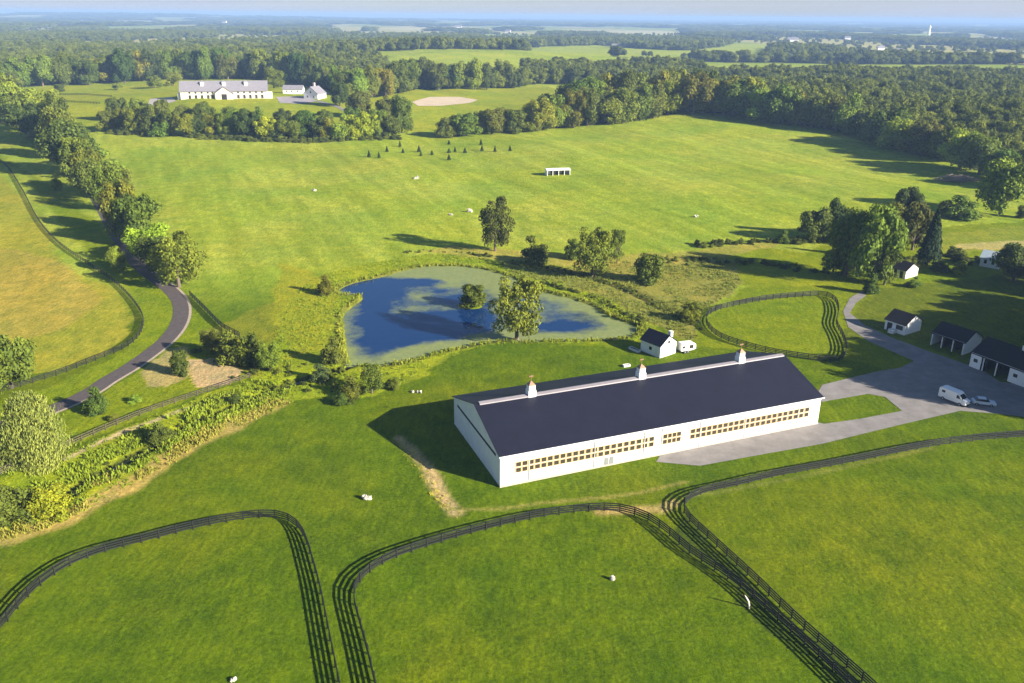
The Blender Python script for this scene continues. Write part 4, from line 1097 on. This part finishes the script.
row([(108, 131), (150, 134), (200, 136), (250, 138), (300, 140), (350, 139), (392, 137)], 13, (17, 27), (20, 31), ['round', 'shrub', 'round'], ['mid', 'olive', 'gold', 'light', 'dark'], '%s tree in the hedge below the stable block, %s from the left', 'hedge trees below the stable block', 2, 2)
row([(120, 122), (180, 126), (250, 131), (320, 130), (385, 132)], 22, (16, 24), (20, 27), ['round'], ['mid', 'olive', 'dark'], '%s tree behind the hedge below the stable block, %s from the left', 'trees behind the stable hedge', 3, 2)
row([(443, 136), (470, 135), (500, 133), (535, 131)], 13, (18, 26), (19, 28), ['round', 'shrub'], ['mid', 'olive', 'dark', 'mid'], '%s tree in the low hedge left of the middle wood, %s from left', 'low hedge trees left of the middle wood', 2, 1.2)
row([(540, 131), (580, 127), (620, 123), (655, 117), (682, 114)], 15, (24, 34), (28, 40), ['round', 'tall'], ['mid', 'olive', 'gold', 'mid'], '%s tree at the front of the middle wood, %s from left', 'front trees of the middle wood', 2, 1.2)
row([(575, 117), (600, 113), (640, 108), (675, 106)], 17, (26, 36), (34, 42), ['round', 'tall'], ['mid', 'olive', 'dark'], '%s tree in the second row of the middle wood, %s from left', 'second-row trees of the middle wood', 2, 1.2)
row([(694, 113), (740, 116), (800, 126), (850, 134)], 12, (28, 40), (34, 45), ['round', 'tall'], ['dark', 'mid', 'light', 'olive'], '%s tree on the upper edge of the large wood, %s from left', 'upper edge trees of the large wood', 2, 2)
row([(862, 138), (905, 151), (950, 164), (985, 175), (1024, 188), (1050, 196)], 13, (28, 42), (28, 42), ['round', 'tall'], ['dark', 'mid', 'light', 'olive'], '%s tree on the lower edge of the large wood, %s from left', 'lower edge trees of the large wood', 2, 2)
row([(0, 88), (60, 85), (120, 83), (180, 79), (260, 79), (320, 88), (350, 98), (382, 97), (420, 89), (470, 89), (512, 88)], 13, (18, 27), (24, 35), ['round', 'tall'], ['mid', 'dark', 'olive', 'dark'], '%s tree edging the wood behind the stable block, %s from left', 'edge trees of the wood behind the stable block', 3, 1)
for (x, y) in [(369, 156), (379, 157), (387, 151), (400, 146), (403, 152), (419, 151), (421, 155), (432, 154), (449, 143.5), (449, 152), (455, 151), (449, 159), (465, 152), (481, 144), (482, 150), (495, 151), (510, 150)]:
    plant(x, y + 1, random.uniform(3.4, 4.6), random.uniform(4.5, 6.8), 'conifer', 'mid', name='sapling', label='small dark conifer sapling planted in the open far pasture', cat='sapling', group='saplings planted in the far pasture')

# ------------------------------------------------------------------ woods and brush as masses
def gn_scatter(name, pts, scales, protos, seed, kind='stuff'):
    me = bpy.data.meshes.new(name); me.vertices.add(len(pts)); me.vertices.foreach_set('co', np.asarray(pts, np.float32).ravel())
    a = me.attributes.new('sc', 'FLOAT_VECTOR', 'POINT'); a.data.foreach_set('vector', np.asarray(scales, np.float32).ravel())
    o = bpy.data.objects.new(name, me); COL.objects.link(o); tag(o, kind=kind)
    ng = bpy.data.node_groups.new(name, 'GeometryNodeTree')
    ng.interface.new_socket('Geometry', in_out='INPUT', socket_type='NodeSocketGeometry'); ng.interface.new_socket('Geometry', in_out='OUTPUT', socket_type='NodeSocketGeometry')
    N = ng.nodes; gi = N.new('NodeGroupInput'); go = N.new('NodeGroupOutput'); iop = N.new('GeometryNodeInstanceOnPoints'); jn = N.new('GeometryNodeJoinGeometry')
    for p in protos:
        oi = N.new('GeometryNodeObjectInfo'); oi.transform_space = 'ORIGINAL'; oi.inputs['Object'].default_value = p
        g2 = N.new('GeometryNodeGeometryToInstance'); ng.links.new(oi.outputs['Geometry'], g2.inputs[0]); ng.links.new(g2.outputs[0], jn.inputs[0])
    ri = N.new('FunctionNodeRandomValue'); ri.data_type = 'INT'
    ri.inputs[4].default_value = 0; ri.inputs[5].default_value = len(protos) - 1; ri.inputs['Seed'].default_value = seed
    rr = N.new('FunctionNodeRandomValue'); rr.data_type = 'FLOAT_VECTOR'; rr.inputs[0].default_value = (0, 0, 0); rr.inputs[1].default_value = (0, 0, 6.283); rr.inputs['Seed'].default_value = seed + 1
    na = N.new('GeometryNodeInputNamedAttribute'); na.data_type = 'FLOAT_VECTOR'; na.inputs[0].default_value = 'sc'
    ng.links.new(gi.outputs[0], iop.inputs['Points']); ng.links.new(jn.outputs[0], iop.inputs['Instance']); iop.inputs['Pick Instance'].default_value = True
    ng.links.new(ri.outputs[2], iop.inputs['Instance Index']); ng.links.new(rr.outputs[0], iop.inputs['Rotation']); ng.links.new(na.outputs[0], iop.inputs['Scale'])
    ng.links.new(iop.outputs[0], go.inputs[0])
    md = o.modifiers.new('scatter', 'NODES'); md.node_group = ng
    return o
def protos(kind, n):
    res = []
    for me in CROWN[kind][:n]:
        for o in bpy.data.objects:
            if o.data == me and o.parent: res.append(o); break
    return res
PR = protos('round', 5) + protos('tall', 2)
def jgrid(x0, x1, y0, y1, sp, seed, squash=1.0):
    r = np.random.default_rng(seed)
    x, y = np.meshgrid(np.arange(x0, x1, sp), np.arange(y0, y1, sp * squash))
    return x.ravel() + r.uniform(-.45, .45, x.size) * sp, y.ravel() + r.uniform(-.45, .45, x.size) * sp * squash, r
def infan(x, y, m=60): return np.abs(x) < y * .66 + m
x, y, r = jgrid(-1150, 1150, 480, 1620, 11.0, 3)
k = infan(x, y) & is_wood(x, y)
x = x[k]; y = y[k]
ht_ = r.uniform(13, 22, len(x)) * (1 + .5 * (fbm(x / 70, y / 70, 5) - .5)); wd_ = r.uniform(12, 20, len(x))
gn_scatter('woods', np.column_stack([x, y, h0(x, y) - .3]), np.column_stack([wd_, wd_, ht_]), PR, 1)
x, y, r = jgrid(-3200, 3200, 1620, 4600, 17, 4)
k = infan(x, y) & is_wood(x, y); x = x[k]; y = y[k]
s_ = r.uniform(17, 30, len(x))
gn_scatter('distant_woods', np.column_stack([x, y, h0(x, y) - .5]), np.column_stack([s_, s_, r.uniform(11, 22, len(x))]), PR[:5], 2)
x, y, r = jgrid(-13500, 13500, 4600, 19000, 75, 5, 1.4)
k = infan(x, y) & is_wood(x, y); x = x[k]; y = y[k]
s_ = r.uniform(70, 130, len(x))
gn_scatter('faraway_woods', np.column_stack([x, y, h0(x, y) - 2]), np.column_stack([s_ * 1.3, s_, r.uniform(14, 26, len(x))]), PR[:2], 3)
# isolated trees and tree lines in the far farmland
x, y, r = jgrid(-2600, 2600, 1650, 4200, 42, 8)
k = infan(x, y) & ~is_wood(x, y)
for q in FARFIELDS[:5]: k &= ~inside(q, x, y)
k &= r.random(len(x)) < .35
x = x[k]; y = y[k]; s_ = r.uniform(10, 16, len(x))
gn_scatter('farmland_trees', np.column_stack([x, y, h0(x, y) - .3]), np.column_stack([s_, s_, r.uniform(8, 13, len(x))]), PR[:3], 4)

SH = protos('shrub', 4)
def scatter_line(name, line, width, sp, hr, seed, protos_=SH):
    r = np.random.default_rng(seed)
    n = int(np.linalg.norm(np.diff(line, axis=0), axis=1).sum() / sp)
    t = r.random(n) * (len(line) - 1); i = t.astype(int); f = t - i
    p = line[i] * (1 - f)[:, None] + line[np.minimum(i + 1, len(line) - 1)] * f[:, None] + r.normal(size=(n, 2)) * width
    h = r.uniform(*hr, n)
    gn_scatter(name, np.column_stack([p, h0(p[:, 0], p[:, 1]) - .1]), np.column_stack([h * r.uniform(1.0, 2.0, n), h * r.uniform(1, 2, n), h]), protos_, seed)
def far_brush(pxs, w, sp, hr, seed, name='brush'): scatter_line(name, smooth(PL(pxs), 2), w, sp, hr, seed)
far_brush([(545, 268), (590, 277), (628, 290), (660, 306), (690, 322), (700, 330)], .7, .9, (.4, 1.1), 11)
far_brush([(540, 282), (572, 291), (600, 300), (622, 312), (648, 324)], .7, .8, (.4, 1.2), 12)
far_brush([(-10, 522), (34, 508), (68, 490), (100, 470), (130, 454), (160, 438), (185, 425), (210, 414), (256, 396), (300, 378), (340, 364)], 1.9, 1.3, (.4, .9), 13)
far_brush([(700, 247), (740, 243), (790, 242), (830, 240)], 1.5, .9, (.8, 2.2), 14)
far_brush([(660, 262), (720, 262), (790, 268), (830, 272)], 1.8, 1.3, (.6, 1.8), 15)
far_brush([(105, 134), (200, 138), (300, 142), (400, 139)], 1.8, 1.2, (1.5, 3.5), 16)
far_brush([(405, 252), (450, 252), (500, 257), (545, 266)], 1.0, 2.0, (.4, 1.0), 17)
if False: far_brush([(395, 365), (430, 356), (465, 349), (500, 344)], .8, 1.3, (.4, 1.1), 18)

far_brush([(850, 268), (960, 262), (1040, 268)], 4, 1.6, (1.5, 4), 20)
far_brush([(200, 345), (250, 372), (290, 372), (330, 385), (380, 392)], 3.0, 1.2, (.5, 1.4), 22)

def tufts(name, poly, dens, hr, seed, tint=(0, 1), col=(1, 1, 1), avoid=None):
    r = np.random.default_rng(seed)
    x0, y0 = poly.min(0); x1, y1 = poly.max(0); n = int((x1 - x0) * (y1 - y0) * dens)
    x = r.uniform(x0, x1, n); y = r.uniform(y0, y1, n)
    k = inside(poly, x, y)
    k &= fbm(x / 6, y / 6, seed) > .38
    if avoid is not None: k &= ~inside(avoid, x, y)
    k &= dist_line(CREEK, x, y) > 0.9
    x = x[k]; y = y[k]; n = len(x)
    if n == 0: return
    B = 7; h = r.uniform(*hr, n) * (.6 + .9 * fbm(x / 9, y / 9, seed + 2))
    a = r.random((n, B)) * 6.28; wv = (.10 + .14 * r.random((n, B))) * h[:, None]; lean = r.random((n, B)) * .45 * h[:, None]
    bx = x[:, None] + r.normal(size=(n, B)) * .42 * h[:, None]; by = y[:, None] + r.normal(size=(n, B)) * .42 * h[:, None]
    z = h0(bx, by) - .08; hh = h[:, None] * r.uniform(.7, 1.1, (n, B))
    ca, sa = np.cos(a), np.sin(a)
    q = np.stack([np.stack([bx - ca * wv, by - sa * wv, z], -1), np.stack([bx + ca * wv, by + sa * wv, z], -1),
                  np.stack([bx + ca * wv * .6 - sa * lean, by + sa * wv * .6 + ca * lean, z + hh], -1), np.stack([bx - ca * wv * .7 - sa * lean, by - sa * wv * .7 + ca * lean, z + hh * .85], -1)], 2).reshape(-1, 3)
    tn = np.repeat(np.clip(fbm(x / 5, y / 5, seed + 4) * 1.6 - .3 + .35 * (r.random(n) - .5), 0, 1) * (tint[1] - tint[0]) + tint[0], B * 4)
    o = mesh_obj(name, q, np.arange(len(q)).reshape(-1, 4), M['tuft'], attr=('tint', tn)); o.color = (*col, 1); tag(o, kind='stuff')
tufts('marsh_grass', MARSH, 1.5, (.15, .5), 101, (.55, 1), (.72, .86, .3), POND)
cr_ = CREEK[:int(len(CREEK) * .8)]; d4 = np.gradient(cr_, axis=0); d4 /= np.linalg.norm(d4, axis=1)[:, None]; n4 = np.stack([-d4[:, 1], d4[:, 0]], 1)
tufts('creek_weeds', np.vstack([cr_ - n4 * 4.5, (cr_ + n4 * 6.5)[::-1]]), 2.6, (.35, .9), 111, (.35, 1), (.72, .86, .35))
tufts('pond_reeds', np.vstack([POND * .985 + POND.mean(0) * .015, POND[:1] * .985 + POND[:1] * 0 + POND.mean(0) * .015, (POND.mean(0) + (POND - POND.mean(0)) * 1.035)[::-1]]), 2.0, (.3, .8), 112, (.2, 1), (.9, .9, .5))
tufts('scrub_grass', SCRUB, 1.4, (.2, .55), 102, (.4, 1), (.85, .88, .7))
te = smooth(TANEDGE, 2); dd_ = np.gradient(te, axis=0); dd_ /= np.linalg.norm(dd_, axis=1)[:, None]; nn_ = np.stack([-dd_[:, 1], dd_[:, 0]], 1)
tufts('dry_grass', np.vstack([te - nn_ * .8, (te + nn_ * 5.0)[::-1]]), 3.2, (.25, .75), 103, (.45, 1), (1.15, .98, .95))
tufts('bank_grass', PL([(276, 268), (335, 278), (345, 300), (338, 345), (300, 362), (275, 330)]), .5, (.12, .3), 104, (.6, 1), (.9, .95, .3))
tufts('verge_grass', PL([(404, 440), (416, 452), (430, 474), (445, 498), (462, 513), (456, 519), (440, 508), (424, 486), (408, 462), (396, 442)]), 1.6, (.15, .4), 105, (.4, 1), (1.1, 1, .9))

# ------------------------------------------------------------------ brush pile, stones, snag
p = P1(958, 181); bp = MB(); rr_ = random.Random(4)
kk = 44 / px_per_m(p)
for i in range(330):
    x = rr_.gauss(0, kk * .22); y = rr_.gauss(0, 2.4); z = max(0.1, (1 - abs(x) / kk * 1.4) * rr_.uniform(.3, 3.2)); a = rr_.uniform(0, 3.14); l_ = rr_.uniform(1.0, 3.2); tl = rr_.uniform(-.4, .6)
    bp.tube([(x - math.cos(a) * l_, y - math.sin(a) * l_, z), (x, y, z + tl * .3 + .1), (x + math.cos(a) * l_, y + math.sin(a) * l_, z + tl)], [.14, .12, .05], 5)
o = bp.build('brush_pile', plain('dead_branches', (.26, .20, .15), .9, .4, .8)); o.location = p; tag(o, 'heaped brown pile of cut branches at the foot of the large wood', 'brush pile')

def rock(px, py, s, label, name='boulder', blocks=3):
    p = P1(px, py); m = MB(); r_ = random.Random(px * 7 + py)
    bm = bmesh.new(); 
    for b in range(blocks):
        v = bmesh.ops.create_icosphere(bm, subdivisions=2, radius=1.0)['verts']
        ox, oy = r_.uniform(-.5, .5) * s, r_.uniform(-.3, .3) * s; sx, sy, sz = (r_.uniform(.28, .52) * s for _ in range(3))
        for q in v:
            n_ = 1 + .45 * math.sin(q.co.x * 3.1 + b * 2 + px) * math.cos(q.co.y * 3.7 + q.co.z * 2.9 + py)
            q.co = Vector((q.co.x * sx * n_ + ox, q.co.y * sy * n_ + oy, max(-.1, q.co.z * sz * n_ + sz * .6)))
    me = bpy.data.meshes.new(name); bm.to_mesh(me); bm.free(); me.materials.append(M['stone'])
    o = bpy.data.objects.new(name, me); COL.objects.link(o); o.location = p; tag(o, label, 'boulder')
rock(367, 499, 1.0, 'small pale boulder alone on the lawn left of the worn path')
rock(615, 579, .85, 'small pale boulder in the middle of the centre paddock')
rock(233, 681, .6, 'small pale stone in the nearest left paddock')
rock(413, 392.5, .7, 'left one of the two pale stones on the lawn behind the barn gable')
rock(419, 392.5, .8, 'right one of the two pale stones on the lawn behind the barn gable')
rock(417, 179, 1.9, 'pale boulder in the middle of the far pasture', blocks=2)
rock(316, 191, 1.7, 'pale boulder at the left of the far pasture', blocks=2)
rock(470, 212, 1.9, 'pale boulder close to the tall lone pasture tree', blocks=2)
rock(450, 215, 1.3, 'smaller pale stone left of the boulder by the lone tree', blocks=2)
rock(696, 217, 1.6, 'pale boulder in the right half of the far pasture', blocks=2)
p = P1(749, 608)
m = MB().tube([(0, 0, -.2), (-.05, 0, .5), (-.2, .02, 1.1), (-.55, .05, 1.7), (-.8, .05, 2.1)], [.16, .14, .12, .10, .05], 8)
o = m.build('dead_stump', plain('bleached_wood', (.62, .56, .48), .8, .15, 3), sm=True); o.location = p; tag(o, 'bleached bent dead trunk standing in the paddock fence line', 'dead trunk')

# ------------------------------------------------------------------ haze over the whole valley
hb = MB().box(-25500, 25500, -3400, 26500, -30, 96).build('haze', None)
hm = bpy.data.materials.new('haze'); hm.use_nodes = True; t = hm.node_tree; t.nodes.clear()
ho = t.nodes.new('ShaderNodeOutputMaterial'); pv = t.nodes.new('ShaderNodeVolumePrincipled')
pv.inputs['Color'].default_value = (0.37, 0.57, 0.95, 1); pv.inputs['Density'].default_value = HAZE_DENSITY; pv.inputs['Anisotropy'].default_value = 0.0
L(t, pv.outputs[0], ho.inputs['Volume']); hb.data.materials.append(hm); tag(hb, kind='stuff')
print('TREES', n_trees[0], 'OBJ', len(bpy.data.objects))
